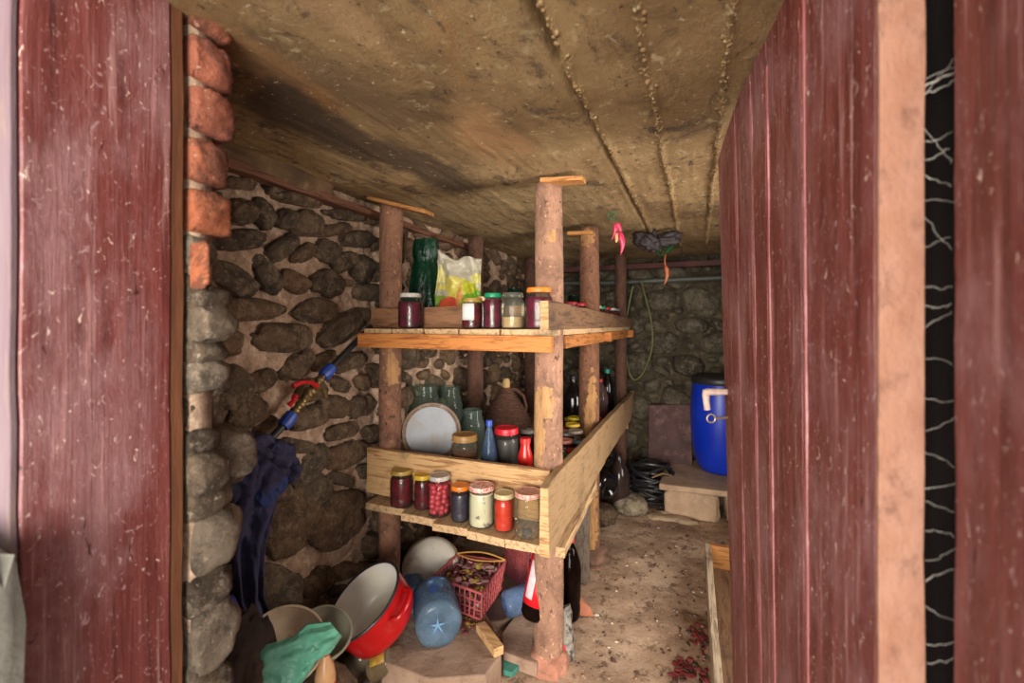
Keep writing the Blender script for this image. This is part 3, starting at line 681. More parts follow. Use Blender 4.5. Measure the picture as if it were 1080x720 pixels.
# things behind the lower retaining board
def onI(px, Y): p = atY(px, 450, Y); return V((p.x, Y, (ZR if Y < 1.65 else ZI) + .001))
jar(onI(448, 1.745), .074, .35, 'big greenish empty three litre jar beside the left post', None, None, g=g_green, group='big empty jars')
jar(onI(474, 1.88), .062, .33, 'big greenish empty jar partly hidden behind the round tray', None, None, g=g_green, group='big empty jars')
jar(onI(498, 1.745), .055, .255, 'smaller greenish empty jar right of the round tray', None, None, g=g_green, group='big empty jars')
jar(onI(490, 1.50), .049, .138, 'wide jar of brown nuts with wooden-coloured lid behind the board', content((190, 120, 70), (120, 66, 36), 50), lidm((172, 132, 78), (150, 108, 58)), .048, fill=.52, lid_h=.024, g=g_dusty)
jar(onI(534, 1.56), .046, .162, 'dark jar with bright red lid beside the blue bottle', plain('dark_pulp', (66, 56, 54), .5, (46, 38, 38), 40), lidm((206, 26, 44)), .045, fill=.76, lid_h=.022)
# round tray leaning
P = V((-1.003, 1.57, 0)); P.z = ZI + .118
P = atY(455, 450, 1.555); P.z = ZR + .1175
d = (face_dir(P, .05, .05, 1) * 1).normalized(); d = V((.5, -.83, .16)).normalized()
t = empty('round_lid', P, 'large round pale metal pot lid with brown rim leaning on the jars', 'lid', rot=axis_rot(d))
R_ = .117
b = MB(); b.lathe([(R_ * .84, .002), (R_ * .87, .006), (R_ * .92, .004), (R_ * .93, .010), (R_ * .97, .011), (R_, .006), (R_ * 1.0, -.002), (R_ * .9, -.006), (.001, -.006)], seg=64, caps=(False, False)); b.build('rim', plain('worn_brass_rim', (128, 104, 84), .5, (112, 86, 66), 20, .1, dirt=(180, 172, 160)), t, angle=60)
b = MB(); b.lathe([(.0005, .0035), (R_ * .5, .003), (R_ * .80, .002), (R_ * .87, .003)], seg=64, caps=(False, False)); b.build('disc', plain('greyed_enamel', (142, 146, 152), .45, (120, 122, 126), 7, .1, dirt=(138, 118, 94)), t, angle=60)
# blue bottle
def bottle(loc, prof, mat, label, name='plastic_bottle', cat='bottle', cap=None, capz=None, rot=None, group=None, cont=None, lab=None, jit=.0, ribs=None, g2=None):
    t = empty(name, loc, label, cat, group, rot)
    b = MB(); b.lathe(prof, seg=32, jit=jit); b.build('bottle_body', mat, t, angle=55)
    if cap: cr, z0, z1, cm = cap; b = MB(); b.lathe([(cr, z0), (cr, z1 - .002), (cr * .9, z1), (.0005, z1)], seg=24); b.build('cap', cm, t, angle=35)
    if cont: fr, cm = cont; zf = fr; b = MB(); b.lathe([(r * .95, max(z, .003)) for r, z in prof if z <= zf], seg=28); b.build('contents', cm, t, angle=50)
    if lab:
        for (z0, z1, a0, a1, lm, k) in lab:
            rr = max(r for r, z in prof) * k; b = MB(); b.grid(lambda u, v: (rr * math.cos(a0 + (a1 - a0) * u), rr * math.sin(a0 + (a1 - a0) * u), z0 + (z1 - z0) * v), 28, 3); b.build('label_band', lm, t, solid=.0005)
    return t
m_blueplastic = plain('blue_bottle_plastic', (92, 124, 160), .25, (72, 104, 146), 12, .1)
g_blue = glass('blue_pet', (130, 165, 200), .08, dust=.3)
bottle(onI(516, 1.475), [(.022, 0), (.029, .004), (.031, .02), (.031, .06), (.026, .10), (.016, .145), (.0095, .175), (.009, .19)], glass('pale_blue_bottle', (150, 180, 220), .1, dust=.35), 'small blue bottle with blue cap standing behind the board', cap=(.0115, .183, .203, plain('blue_cap', (44, 76, 176), .4)))
bottle(onI(554, 1.50), [(.02, 0), (.025, .004), (.026, .03), (.022, .045), (.026, .06), (.026, .085), (.018, .11), (.0165, .125), (.0165, .13)], plain('tomato_sauce', (206, 44, 34), .25, (190, 30, 26), 30, .05), 'small bright red sauce bottle beside the front post', cap=(.019, .128, .146, lidm((196, 40, 40))), lab=[(.008, .034, -3.0, -.4, plain('green_print_label', (196, 70, 50), .5, (60, 110, 50), 60), 1.02)])
# wicker demijohn
P = onI(534, 2.06)
t = empty('demijohn', P, 'brown wicker-covered demijohn with a cork behind the red-lidded jar', 'demijohn')
m_wick = plain('dark_wicker', (110, 70, 50), .8, (66, 40, 30), 40, .9, stretch=(1, 1, 3), bd=.01)
b = MB(); pr = [(.09, 0), (.11, .02), (.118, .07), (.112, .12), (.085, .165), (.055, .20), (.034, .225), (.026, .245)]; t.scale = (1, 1, 1.24)
b.lathe(pr, seg=40, jit=.03)
for i in range(26):
    z = .006 + i * .009
    for (r0, z0), (r1, z1) in zip(pr, pr[1:]):
        if z0 <= z <= z1: r = r0 + (r1 - r0) * (z - z0) / (z1 - z0); b.tube([((r + .002 + .0015 * math.sin(k * 2.2 + i * PI)) * math.cos(k * PI / 20), (r + .002 + .0015 * math.sin(k * 2.2 + i * PI)) * math.sin(k * PI / 20), z) for k in range(40)], .0042, 5, closed=True); break
b.build('wicker_cover', m_wick, t, angle=60)
b = MB(); b.tube([RT * x + UP * z for x, z in ((.02, .235), (.05, .235), (.085, .21), (.098, .17), (.092, .13), (.088, .11))], .007, 8); b.build('handle', m_wick, t)
b = MB(); b.lathe([(.017, .24), (.019, .268), (.012, .28)], seg=16); b.build('cork', plain('cork', (170, 140, 90), .9), t)

# jars packed on the inner lower shelf, seen between the posts
RG = 'jars packed on the lower shelf between the posts'
rear = [(599, 487, lred, 'red'), (605, 475, lred, 'crimson'), (594, 478, lgreen, 'green'), (596, 463, lidm((190, 70, 60), (200, 150, 130)), 'faded red'), (611, 464, lidm((92, 130, 140), (70, 104, 116)), 'teal grey'),
        (598, 456, lidm((140, 132, 124), (110, 104, 98)), 'grey'), (607, 455, lidm((160, 120, 110), (120, 134, 110)), 'pink and green'), (604, 446, ly, 'yellow'), (592, 451, lidm((168, 50, 50)), 'brick red'), (606, 441, lidm((206, 186, 40)), 'lemon yellow')]
desc = ['nearest the side board', 'second from the front beside the side board', 'just behind the front post', 'left of the teal grey lid', 'beside the side board and the middle post', 'between the yellow and faded red lids', 'just in front of the yellow lids', 'in front of the lemon yellow lid', 'half hidden by the front post', 'furthest back of the bright lids']
rd = [1.76, 1.80, 1.80, 1.88, 1.93, 1.98, 1.96, 2.06, 2.08, 2.20]
pys = [485, 475, 478, 464, 464, 456, 454, 447, 452, 440]
for k_, ((px, py, lm, cn), ds) in enumerate(zip(rear, desc)):
    p = atd(px, pys[k_], rd[k_]); jar((min(p.x, -.452), p.y, ZI + .001), .034, p.z - ZI + .002, 'jar with %s lid %s' % (cn, ds), m_darkred, lm, .033, group=RG, lid_h=.012)
for x_, y_, lm, cn in ((-.74, 2.02, lw, 'white'), (-.50, 2.42, lred, 'red'), (-.62, 2.36, lg, 'gold')):
    jar((x_, y_, ZI + .001), .037, .115, 'dark jar with %s lid deep at the back of the lower shelf' % cn, m_purple, lm, .035, group='dark jars at the back of the lower shelf')
g_dark = plain('dark_glass', (22, 18, 18), .12, bump=0)
pb = [(.05, 0), (.062, .006), (.065, .02), (.065, .19), (.055, .22), (.03, .25), (.018, .28), (.018, .30)]
bottle((-.665, 2.58, ZI + .001), pb, g_dark, 'tall dark wine bottle behind the jars, between the front and middle posts', cap=(.02, .295, .315, plain('black_cap', (30, 30, 32), .4)))
pet = [(.03, 0), (.042, .006), (.045, .02), (.045, .12), (.04, .14), (.045, .16), (.044, .2), (.03, .245), (.014, .275), (.013, .29)]
bottle((-.515, 2.62, ZI + .001), pet, glass('rosy_pet', (190, 150, 145), .1, dust=.3), 'clear bottle holding red liquid beside the middle post', cont=(.12, plain('red_liquid', (130, 10, 30), .2)), cap=(.0165, .28, .3, lred))
bottle((-.515, 2.84, ZI + .001), [(r, z * 1.12) for r, z in pet], g_dark, 'dark bottle with teal cap at the back of the lower shelf', cap=(.0175, .31, .336, plain('teal_cap', (20, 130, 110), .4)))
bottle((-.62, 2.88, ZI + .001), [(r, z * 1.0) for r, z in pet], g_dark, 'dark bottle with red cap at the back of the lower shelf', cap=(.0175, .28, .30, lred))

# ------------------------------------------------------------------ upper shelf, behind the board
def cloth_from(fn, nu, nv, name, mat, parent=None, solid=.002, mi=0): b = MB(); b.grid(fn, nu, nv); return b.build(name, mat, parent, angle=180, solid=solid)
# green bottle-shaped bag
P = atY(449, 300, 1.60); base = V((P.x, 1.60, ZU + .001))
t = empty('green_bag', base, 'tall dark green plastic bag tied near its top beside the left post', 'bag')
s = NT('green_film'); s.rough(.25); s.col(s.ramp(s.noise(9), [(.3, (4, 30, 20)), (.7, (8, 60, 38))])); s.bump(s.noise(14, (2, 2, .5), 5), .8, .02); m_gf = s.m
b = MB(); seg = 40; pr = [(.07, 0), (.078, .02), (.072, .08), (.062, .15), (.054, .22), (.048, .262), (.044, .272), (.05, .295), (.052, .33), (.046, .36)]
vs = []; fs = []
for i, (r, z) in enumerate(pr):
    for k in range(seg):
        a = 2 * PI * k / seg; rr = r * (1 + .16 * noise.noise(V((math.cos(a) * 2.2, math.sin(a) * 2.2, z * 6))) + .08 * math.sin(a * 7 + z * 8)); vs.append((rr * math.cos(a) * 1.1, rr * math.sin(a) * .8, z))
for i in range(len(pr) - 1):
    for k in range(seg): a, c_ = i * seg + k, i * seg + (k + 1) % seg; fs.append((a, c_, c_ + seg, a + seg))
fs.append(tuple(range(seg))[::-1]); b.add(vs, fs); b.build('film', m_gf, t, angle=180)
b = MB(); b.tube([(.04 * math.cos(k * PI / 12), .03 * math.sin(k * PI / 12), .268) for k in range(24)], .0018, 6, closed=True); b.build('tie', plain('white_string', (190, 190, 170), .8), t)
# white shopping bag
P = atY(484, 300, 1.58)
t = empty('shopping_bag', V((P.x, 1.58, ZU + .001)), 'crumpled white plastic bag printed with vegetables on the upper shelf', 'bag')
s = NT('printed_bag'); s.rough(.4)
c = s.ramp(s.noise(4), [(.3, (150, 142, 126)), (.7, (190, 182, 160))])
for cen, rad, cc in (((-.05, 0, .16), (.05, .2, .015), (190, 180, 96)), ((.0, 0, .15), (.04, .2, .05), (196, 182, 84)), ((.05, 0, .13), (.035, .2, .05), (176, 176, 50)), ((-.05, 0, .10), (.035, .2, .03), (110, 150, 50)), ((.075, 0, .10), (.04, .2, .04), (96, 150, 40)),
                     ((-.015, 0, .085), (.045, .2, .035), (186, 74, 54)), ((.03, 0, .12), (.012, .2, .05), (190, 130, 70)), ((-.06, 0, .21), (.02, .2, .04), (210, 200, 130)), ((.08, 0, .19), (.03, .2, .02), (206, 200, 120))):
    c = s.mix(s.patch(cen, rad, .75, 24), c, cc)
s.col(c); s.bump(s.noise(7, (1, 1, 1), 4), .8, .02); m_bagp = s.m
def bagf(u, v):
    a = u * 2 * PI; z = v * .275
    wv = .096 - .014 * v; dp = .052 * (1 - .75 * v)
    x = wv * math.copysign(abs(math.cos(a)) ** .7, math.cos(a)); y = dp * math.sin(a)
    x += .006 * fb((math.cos(a), z * 6, 1), 3, 1); y += .045 * fb((x * 9, z * 7, 2 + math.sin(a)), 4, 1.4) * min(1, v * 2 + .3) * (1 if math.sin(a) < 0 else .6) + .012 * math.sin(x * 60 + z * 30)
    z += v ** 6 * (.014 * noise.noise(V((x * 22, 0, 3))) + .03 * max(0, min(1, (-x - .03) / .05)) - .008 * math.exp(-((x + .01) / .035) ** 2))
    return RT * x + V((0, 0, 0)) + FW * y + UP * z
b = MB(); b.grid(bagf, 80, 40); b.v = [V(p) for p in b.v]; o = b.build('bag_film', m_bagp, t, angle=180, solid=.001)
# jars at the back of the upper shelf, lids just over the side board
UR = 'jars at the back of the upper shelf'
for i, (x_, y_, lm, cn) in enumerate([(-.52, 1.72, ly, 'yellow'), (-.50, 1.88, lidm((150, 30, 36)), 'dark red'), (-.49, 2.02 - .02, lred, 'red'), (-.48, 2.30, lw, 'pale'), (-.48, 2.42, lgreen, 'green'), (-.475, 2.55, lred, 'bright red'), (-.47, 2.68, lw, 'white'), (-.465, 2.80, lidm((110, 110, 108)), 'grey'), (-.51, 2.90, lidm((150, 60, 50)), 'rusty red')]):
    jar((x_, y_, ZU + .001), .036, .108, 'jar with %s lid behind the upper side board' % cn, m_darkred, lm, .034, group=UR)
for i, (x_, y_) in enumerate([(-.60, 1.82), (-.60, 2.35), (-.60, 2.60), (-.72, 1.80)]):
    jar((x_, y_, ZU + .001), .042, .17 if i else .15, ['dark green glass jar just right of the front post on the upper shelf', 'dark green glass jar behind the middle post', 'dark green jar deep on the upper shelf right of the middle post', 'dark green jar behind the front post on the upper shelf'][i], None, None, g=glass('bottle_green', (50, 84, 66), dust=.3), group='green jars on the upper shelf')

# ------------------------------------------------------------------ water pipe with taps on the left wall
XW = XL + .085
t = empty('water_tap', atX(330, 405, XW), 'brass tap joint with red levers and blue couplings on the stone wall', 'tap'); TO = t.location.copy()
q = lambda x, y, dx=0: atX(x, y, XW + dx) - TO
m_blk = plain('black_pipe', (40, 38, 38), .5, (26, 24, 24), 20, .1); m_blu = plain('blue_fitting', (44, 78, 170), .45, (34, 60, 140), 40, .1)
m_brs = plain('old_brass', (150, 128, 84), .4, (104, 86, 56), 50, .2, metal=.75); m_rl = plain('red_lever', (206, 30, 44), .4, (170, 20, 30), 40, .1)
b = MB(); b.tube([q(400, 336, -.02), q(386, 350), q(370, 366), q(347, 390)], .011, 12); b.build('pipe', m_blk, t)
b = MB(); b.tube([q(302, 445), q(292, 456), q(280, 468), q(262, 490, -.03)], .011, 12); b.build('pipe', m_blk, t)
for a_, b_ in (((350, 387), (340, 397)), ((309, 436), (298, 450))):
    p0, p1 = q(*a_), q(*b_); b = MB(); M = Matrix.Translation(p0) @ axis_rot(p1 - p0); L = (p1 - p0).length
    b.lathe([(.014, 0), (.019, .003), (.0205, L * .4), (.0205, L * .7), (.017, L)], M, 12); b.build('coupling', m_blu, t, angle=25)
p0, p1 = q(340, 397), q(309, 436); L = (p1 - p0).length; M = Matrix.Translation(p0) @ axis_rot(p1 - p0); b = MB()
pr = []
for i in range(25): f = i / 24; pr.append((.0115 + (.004 if (i // 2) % 2 else 0) + (.004 if .35 < f < .6 else 0), f * L))
b.lathe(pr, M, 14); b.tube([q(335, 408), q(342, 412, .02), q(344, 420, .03)], .007, 10); b.build('valve_body', m_brs, t, angle=30)
b = MB(); b.tube([q(309, 407, .03), q(318, 403, .035), q(328, 403, .03), q(334, 407, .02)], [.009, .006, .006, .009], 8); b.build('lever', m_rl, t)
b = MB(); b.tube([q(305, 427, .02), q(309, 423, .03), q(311, 418, .02)], [.009, .006, .01], 8); b.build('lever', m_rl, t)

# ------------------------------------------------------------------ navy jacket and clutter, lower left
s = NT('navy_cloth'); s.rough(.9); s.col(s.ramp(s.noise(14, (1, 1, 1), 8, .75), [(.35, (30, 30, 54)), (.6, (58, 56, 88)), (.75, (84, 78, 98))])); s.bump(s.noise(40, (1, 1, 1), 8, .7), .6, .01); m_navy = s.m
J0 = atX(270, 460, XL + .10); J1 = atX(255, 660, XL + .13)
outline = [(462, 272, 286), (470, 254, 308), (482, 240, 312), (496, 232, 309), (512, 229, 300), (524, 229, 292), (545, 231, 283), (570, 234, 277), (600, 235, 276), (625, 238, 276), (642, 243, 284), (652, 252, 290)]
def jack(u, v):
    f = v * (len(outline) - 1); i = min(int(f), len(outline) - 2); k = f - i
    y = outline[i][0] * (1 - k) + outline[i + 1][0] * k; xl = outline[i][1] * (1 - k) + outline[i + 1][1] * k; xr = outline[i][2] * (1 - k) + outline[i + 1][2] * k
    a = u * 2 * PI; cx = (xl + xr) / 2; hw = (xr - xl) / 2
    P = atX(cx + hw * math.cos(a) * (1 + .05 * math.sin(v * 14)), y, XL + .12 - .02 * v)
    bulge = (.075 - .02 * v) * math.sin(a)
    fold = .022 * math.sin(u * 44 + v * 6 + 2 * noise.noise(V((u * 3, v * 4, 0)))) * (.4 + v) + .045 * (1 - v) * noise.noise(V((math.cos(a) * 1.6, v * 9, 3))) + .028 * fb((math.cos(a) * 1.4, math.sin(a), v * 5), 3, 1.4)
    return P + V((.93, -.36, 0)) * (-bulge + fold * (.6 if math.sin(a) < 0 else .2)) - J0
t = empty('jacket', J0, 'navy blue jacket hanging crumpled on the stone wall below the tap', 'jacket')
b = MB(); b.grid(jack, 120, 70)
for jx, jy, rx_, rz_, sd in ((287, 482, .052, .05, 1), (266, 474, .05, .04, 5), (250, 500, .04, .06, 9), (276, 505, .045, .05, 13), (300, 492, .03, .035, 17)): b.lump(atX(jx, jy, XL + .15) - J0, (.05, rx_, rz_), None, 4, .45, 1.8, sd)
if True: o = b.build('jacket_cloth', m_navy, t, angle=180)
b = MB(); Q = atX(289, 508, XL + .17) - J0; b.lump(Q, (.03, .034, .035), None, 4, .35, 2.2, 4); b.lump(Q + V((.01, -.03, -.02)), (.02, .03, .03), None, 4, .35, 2.2, 8); tag(b.build('sleeve_cuff', plain('blue_knit', (48, 62, 116), .9, (34, 44, 88), 30), t, angle=180), 'brighter blue cuff')

# rubble that carries the clutter
b = MB(); b.lump((-1.00, .86, .06), (.13, .20, .12), None, 4, .15, 1.5, 3, .7); b.lump((-1.06, 1.10, .02), (.10, .12, .06), None, 4, .15, 1.5, 9, .8)
tag(b.build('rubble_heap', m_cobble, angle=180), 'low heap of dark stones under the bowls at the wall foot', 'rubble', kind='stuff')
# dark garment heap
P = atd(245, 690, .98)
s = NT('dark_cloth'); s.rough(.95); s.col(s.ramp(s.noise(7, (1, 1, 1), 6), [(.35, (26, 20, 20)), (.5, (58, 44, 38)), (.66, (92, 70, 58))])); m_dk = s.m
b = MB(); vs0, fs = ico(5); vs = []
for p in vs0:
    k = 1 + .22 * fb((p.x * 1.4, p.y * 1.4, p.z), 4, 1.6) + .07 * math.sin(p.x * 13 + p.z * 5 + 3 * noise.noise(p * 2)); vs.append(V((p.x * .040, p.y * .08, p.z * .235)) * k)
b.add(vs, fs); b.v = [V((p.x, p.y, max(p.z, -.235))) for p in b.v]
o = b.build('cloth_heap', m_dk, angle=180); o.location = (P.x + .0, P.y + .03, .245); tag(o, 'heap of dark brown and black rags at the foot of the jamb stones', 'rags')
b = MB(); b.lump((0, 0, 0), (.022, .022, .03), None, 3, .25, 2, 5); o = b.build('blue_rag', plain('bright_blue_cloth', (40, 60, 190), .7, (30, 44, 140), 30), angle=180); o.location = atd(238, 644, .93); tag(o, 'small bright blue scrap tucked beside the jamb stones above the rags', 'rag')

def bowl(name, P, axis, R, dep, mo, mi_, label, cat, rimm=None, handles=False, parts='rim'):
    t = empty(name, P, label, cat, rot=axis_rot(axis))
    th = .004
    out = [(.001, -dep), (R * .62, -dep), (R * .72, -dep + .004), (R * .86, -dep * .55), (R * .95, -dep * .15), (R, 0)]
    if handles: out = [(.001, -dep), (R * .80, -dep), (R * .88, -dep + .008), (R * .92, -dep * .7), (R * .955, -dep * .3), (R * .97, 0)]
    inn = [(r - th if r > .01 else r, z + th if i < 3 else z) for i, (r, z) in enumerate(out)]
    b = MB(); b.lathe(out, seg=56, caps=(True, False)); b.build('outer_wall', mo, t, angle=50)
    b = MB(); b.lathe(inn, seg=56, caps=(True, False)); b.build('inner_wall', mi_, t, angle=50)
    b = MB(); b.tube([(R * .975 * math.cos(k * PI / 28), R * .975 * math.sin(k * PI / 28), .0) for k in range(56)], .0042, 8, closed=True); b.build('rim', rimm or mo, t)
    return t
# red enamel pot
m_en = plain('red_enamel', (180, 18, 22), .25, (158, 12, 16), 9, .08, dirt=(170, 50, 44)); m_enw = plain('white_enamel', (232, 230, 226), .25, (216, 206, 188), 6, .06); m_rim = plain('black_rim', (42, 36, 38), .4)
P = atd(383, 632, 1.42); ax = face_dir(P, -.58, .64, .56)
t = bowl('cooking_pot', P, ax, .130, .115, m_en, m_enw, 'red enamel pot with white inside and black rim tilted on its side', 'pot', m_rim, True)
Mi = t.matrix_basis.inverted().to_3x3()
for wd in (face_dir(P, .8, -.2, .55), -face_dir(P, .8, -.2, .55)):
    l = Mi @ wd; l.z = 0; l.normalize(); tt = V((-l.y, l.x, 0)); pts = []
    for k in range(9):
        a = -1.15 + 2.3 * k / 8; pts.append(l * (.118 + .033 * math.cos(a) ** .5 if abs(a) < 1.5 else .118) + tt * .045 * math.sin(a) + V((0, 0, -.042)))
    b = MB(); b.tube([l * .117 + tt * -.048 + V((0, 0, -.042))] + pts + [l * .117 + tt * .048 + V((0, 0, -.042))], .0085, 10); b.build('handle', m_en, t)
# white lid under the pot
P2 = atZ(400, 690, .035); b = MB(); M = Matrix.Identity(4)
b.lathe([(.001, .0), (.10, 0), (.13, .008), (.135, .016), (.128, .014), (.10, .006), (.001, .006)], seg=48, caps=(False, False)); o = b.build('white_plate', m_enw, angle=60); o.location = (P2.x - .03, P2.y + .07, .02); o.rotation_euler = (.12, .1, 0); tag(o, 'white enamel dish lying flat under the red pot', 'dish')
# bowls
m_beige = plain('beige_plastic', (200, 180, 152), .6, (176, 154, 128), 10, .15, dirt=(112, 92, 72)); m_grey = plain('grey_green_plastic', (146, 142, 122), .6, (122, 116, 98), 10, .15)
P = atd(300, 680, 1.15); bowl('washing_bowl', P, face_dir(P, .12, .42, .9), .098, .05, m_beige, m_beige, 'dusty beige bowl at the wall foot, left of the green bag', 'bowl')
P = atd(341, 667, 1.26); bowl('washing_bowl', P, face_dir(P, .1, .45, .8), .076, .07, m_grey, m_grey, 'grey-green bowl between the beige bowl and the red pot', 'bowl')
# green carrier bag draped over the bowls
s = NT('teal_film'); s.rough(.35); s.col(s.ramp(s.noise(8), [(.3, (70, 150, 124)), (.7, (120, 186, 160))])); s.bump(s.noise(12, (1, 1, 1), 5), .7, .02); s.b.inputs['Transmission Weight'].default_value = 0; m_teal = s.m
path = [(262, 722, 1.00), (288, 708, 1.02), (308, 695, 1.04), (322, 684, 1.06), (336, 673, 1.09), (354, 663, 1.13)]
hws = [30, 27, 21, 15, 17, 9]
def gb(u, v):
    f = v * 5; i = min(int(f), 4); k = f - i; a, c_ = path[i], path[i + 1]
    x, y, d = [a[j] * (1 - k) + c_[j] * k for j in range(3)]; hw = hws[i] * (1 - k) + hws[i + 1] * k
    an = u * 2 * PI; P = atd(x + hw * .75 * math.cos(an), y + hw * .9 * math.cos(an), d)
    return P + face_dir(P, 0, 0, 1) * (.02 * math.sin(an) + .008 * fb((math.cos(an) * 2, v * 5, math.sin(an)), 3, 1.0) + .0022 * math.sin(an * 7 + v * 9))
b = MB(); b.grid(gb, 60, 50); o = b.build('plastic_bag', m_teal, angle=180); tag(o, 'twisted teal green plastic bag draped across the two bowls', 'bag')
# peach sauce bottle
P = atd(343, 728, 1.20); bottle(V((P.x, P.y, P.z - .02)), [(.02, 0), (.026, .004), (.0265, .03), (.0265, .06), (.022, .085), (.012, .108), (.008, .118)], plain('peach_sauce', (214, 168, 122), .35, (196, 144, 96), 20, .05), 'peach-coloured sauce bottle with red cap under the green bag', cap=(.0095, .112, .135, lidm((190, 60, 56))), lab=[(.004, .045, 0, 6.28, lidm((196, 30, 36)), 1.03)])
def laid(px, py, d, ax, **k): P = atd(px, py, d); return P, axis_rot(ax)
# two jars lying beside the pot
P = atZ(391, 704, .05); jar(P, .042, .10, 'dirty jar with yellow label lying on its side in front of the red pot', plain('dried_sauce', (120, 96, 60), .5, (90, 70, 50), 20), None, g=g_dusty, rot=axis_rot(face_dir(P, .7, .1, .4)), paper=(.2, .7, -1, 2.6, plain('yellow_label', (196, 170, 40), .5, (130, 50, 60), 30)), fill=.7)
P = atZ(366, 706, .055); jar(P, .042, .10, 'grimy jar with yellow rim lying left of the yellow-labelled jar', plain('grime', (96, 82, 70), .6, (70, 60, 50), 20), ly, .039, g=g_dusty, rot=axis_rot(face_dir(P, .7, .45, .2)), fill=.7)
P = atZ(372, 716, .045); b = MB(); b.lump((0, 0, 0), (.035, .03, .025), None, 4, .4, 2.5, 5); o = b.build('white_cloth', plain('white_rag', (206, 202, 206), .8, (180, 176, 184), 90, .8), angle=180); o.location = P + V((-.0, -.05, 0)); tag(o, 'crumpled white rag in front of the two lying jars', 'rag')

# ------------------------------------------------------------------ under the shelf
m_slab = plain('concrete_slab', (168, 140, 118), .9, (142, 114, 94), 8, .6, dirt=(120, 92, 74), bd=.008)
def slab(poly, z1, z0, name, mat, label, cat, bev=.006):
    pts = [atZ(x, y, z1) for x, y in poly]; n = len(pts); b = MB()
    b.add([p for p in pts] + [V((p.x, p.y, z0)) for p in pts], [tuple(range(n))[::-1]] + [tuple(n + i for i in range(n))] + [(i, (i + 1) % n, n + (i + 1) % n, n + i) for i in range(n)])
    cc = sum(pts, V()) / n; b.v = [p - V((cc.x, cc.y, z0)) for p in b.v]
    o = b.build(name, mat, bevel=bev, seg=3); o.location = (cc.x, cc.y, z0); return tag(o, label, cat)
slab([(402, 697), (412, 662), (455, 628), (505, 632), (520, 660), (529, 690), (512, 712), (452, 716)], .095, 0, 'concrete_block', m_slab, 'broad rough concrete block under the blue bottle and the basket', 'block')
slab([(531, 688), (528, 668), (545, 645), (570, 640), (584, 668), (566, 700), (556, 697)], .045, 0, 'stone_slab', m_slab, 'flat stone slab beside the foot of the front post', 'slab')
slab([(470, 640), (520, 628), (560, 622), (562, 640), (530, 655), (490, 656)], .04, 0, 'paving_slab', m_slab, 'low slab behind the concrete block under the basket', 'slab')
# timber offcut
p0, p1 = atZ(507, 660, .112), atZ(526, 687, .112); b = MB(); sdv = (p1 - p0).cross(UP).normalized(); b.plank(p0, p1, sdv * .034, (0, 0, .028), n=8, jit=.002)
cc = (p0 + p1) / 2; cc.z -= .015; b.v = [p - cc for p in b.v]; o = b.build('wood_offcut', m_wx, bevel=.002); o.location = cc; tag(o, 'short pale timber offcut lying on the concrete block', 'wood')
slab([(530, 694), (543, 690), (551, 698), (540, 709), (531, 706)], .022, .006, 'teal_shard', plain('teal_plastic', (70, 142, 126), .4, (54, 116, 104), 20), 'broken teal plastic shard between the block and the slab', 'shard', .001)
# enamel canister
P = atd(454, 600, 1.74); ax = face_dir(P, -.08, -.02, 1)
t = empty('canister', P, 'dusty white canister lying with its bottom towards the room under the shelf', 'canister', rot=axis_rot(ax))
R_ = .114; b = MB(); b.lathe([(R_ * .96, -.22), (R_, -.18), (R_, -.05), (R_ * .97, -.025), (R_ * .86, -.006), (R_ * .6, 0), (.001, .001)], seg=48, caps=(True, False), jit=.05)
b.build('canister_body', plain('dusty_white', (206, 200, 188), .5, (186, 174, 152), 6, .15, dirt=(136, 112, 84)), t, angle=60)
b = MB(); b.tube([(R_ * 1.0 * math.cos(k * PI / 24), R_ * 1.0 * math.sin(k * PI / 24), -.045) for k in range(48)], .003, 6, closed=True); b.build('seam', plain('brown_seam', (120, 92, 66), .7), t)
# big blue water bottle, lying
def pet_body(R, L, n=30): return [(.001, .012), (R * .35, .004), (R * .7, 0), (R * .92, .006), (R, .02)] + [(R * (1 - .035 * (i % 2)), .02 + (L * .7 - .02) * i / 14) for i in range(1, 15)] + [(R * .8, L * .82), (R * .4, L * .93), (R * .22, L * .96), (R * .22, L)]
def lying(px, py, z, bearing_deg, R, L, mat, capm, label, tilt=0, name='water_bottle', star=(60, 100, 150)):
    P = atZ(px, py, z); bd = math.radians(bearing_deg); ax = V((math.sin(bd) * math.cos(tilt), math.cos(bd) * math.cos(tilt), math.sin(tilt)))
    t = empty(name, P, label, 'bottle', rot=axis_rot(ax)); b = MB(); b.lathe(pet_body(R, L), seg=40, caps=(False, False), jit=.10); b.build('bottle_body', mat, t, angle=60)
    b = MB()
    for k in range(5): a = 2 * PI * k / 5 + .3; b.tube([(0, 0, .012), (R * .4 * math.cos(a), R * .4 * math.sin(a), .005), (R * .75 * math.cos(a), R * .75 * math.sin(a), .002)], [.004, .0012, .0006], 6)
    b.build('base_ribs', plain('base_blue_%d' % star[2], star, .2), t)
    b = MB(); b.lathe([(R * .26, L - .004), (R * .26, L + .018), (.001, L + .018)], seg=20); b.build('cap', capm, t); return t
lying(462, 662, .172, -36, .075, .21, glass('blue_pet_big', (160, 192, 218), .14, dust=.5), plain('blue_cap', (44, 76, 176), .4), 'large crumpled blue water bottle lying with its base forward on the block', star=(110, 150, 182), tilt=.05)
lying(531, 638, .092, 48, .046, .22, glass('blue_pet_small', (160, 190, 230), .14, dust=.6), plain('blue_cap', (44, 76, 176), .4), 'smaller blue water bottle lying between the basket and the front post', star=(44, 90, 180), tilt=.12)
P = atZ(440, 640, .09); lying(437, 636, .16, -44, .055, .11, glass('blue_pet_big', (138, 172, 205)), plain('blue_cap', (44, 76, 176), .4), 'second blue water bottle half hidden between the pot and the big bottle', star=(40, 90, 160), tilt=.2)

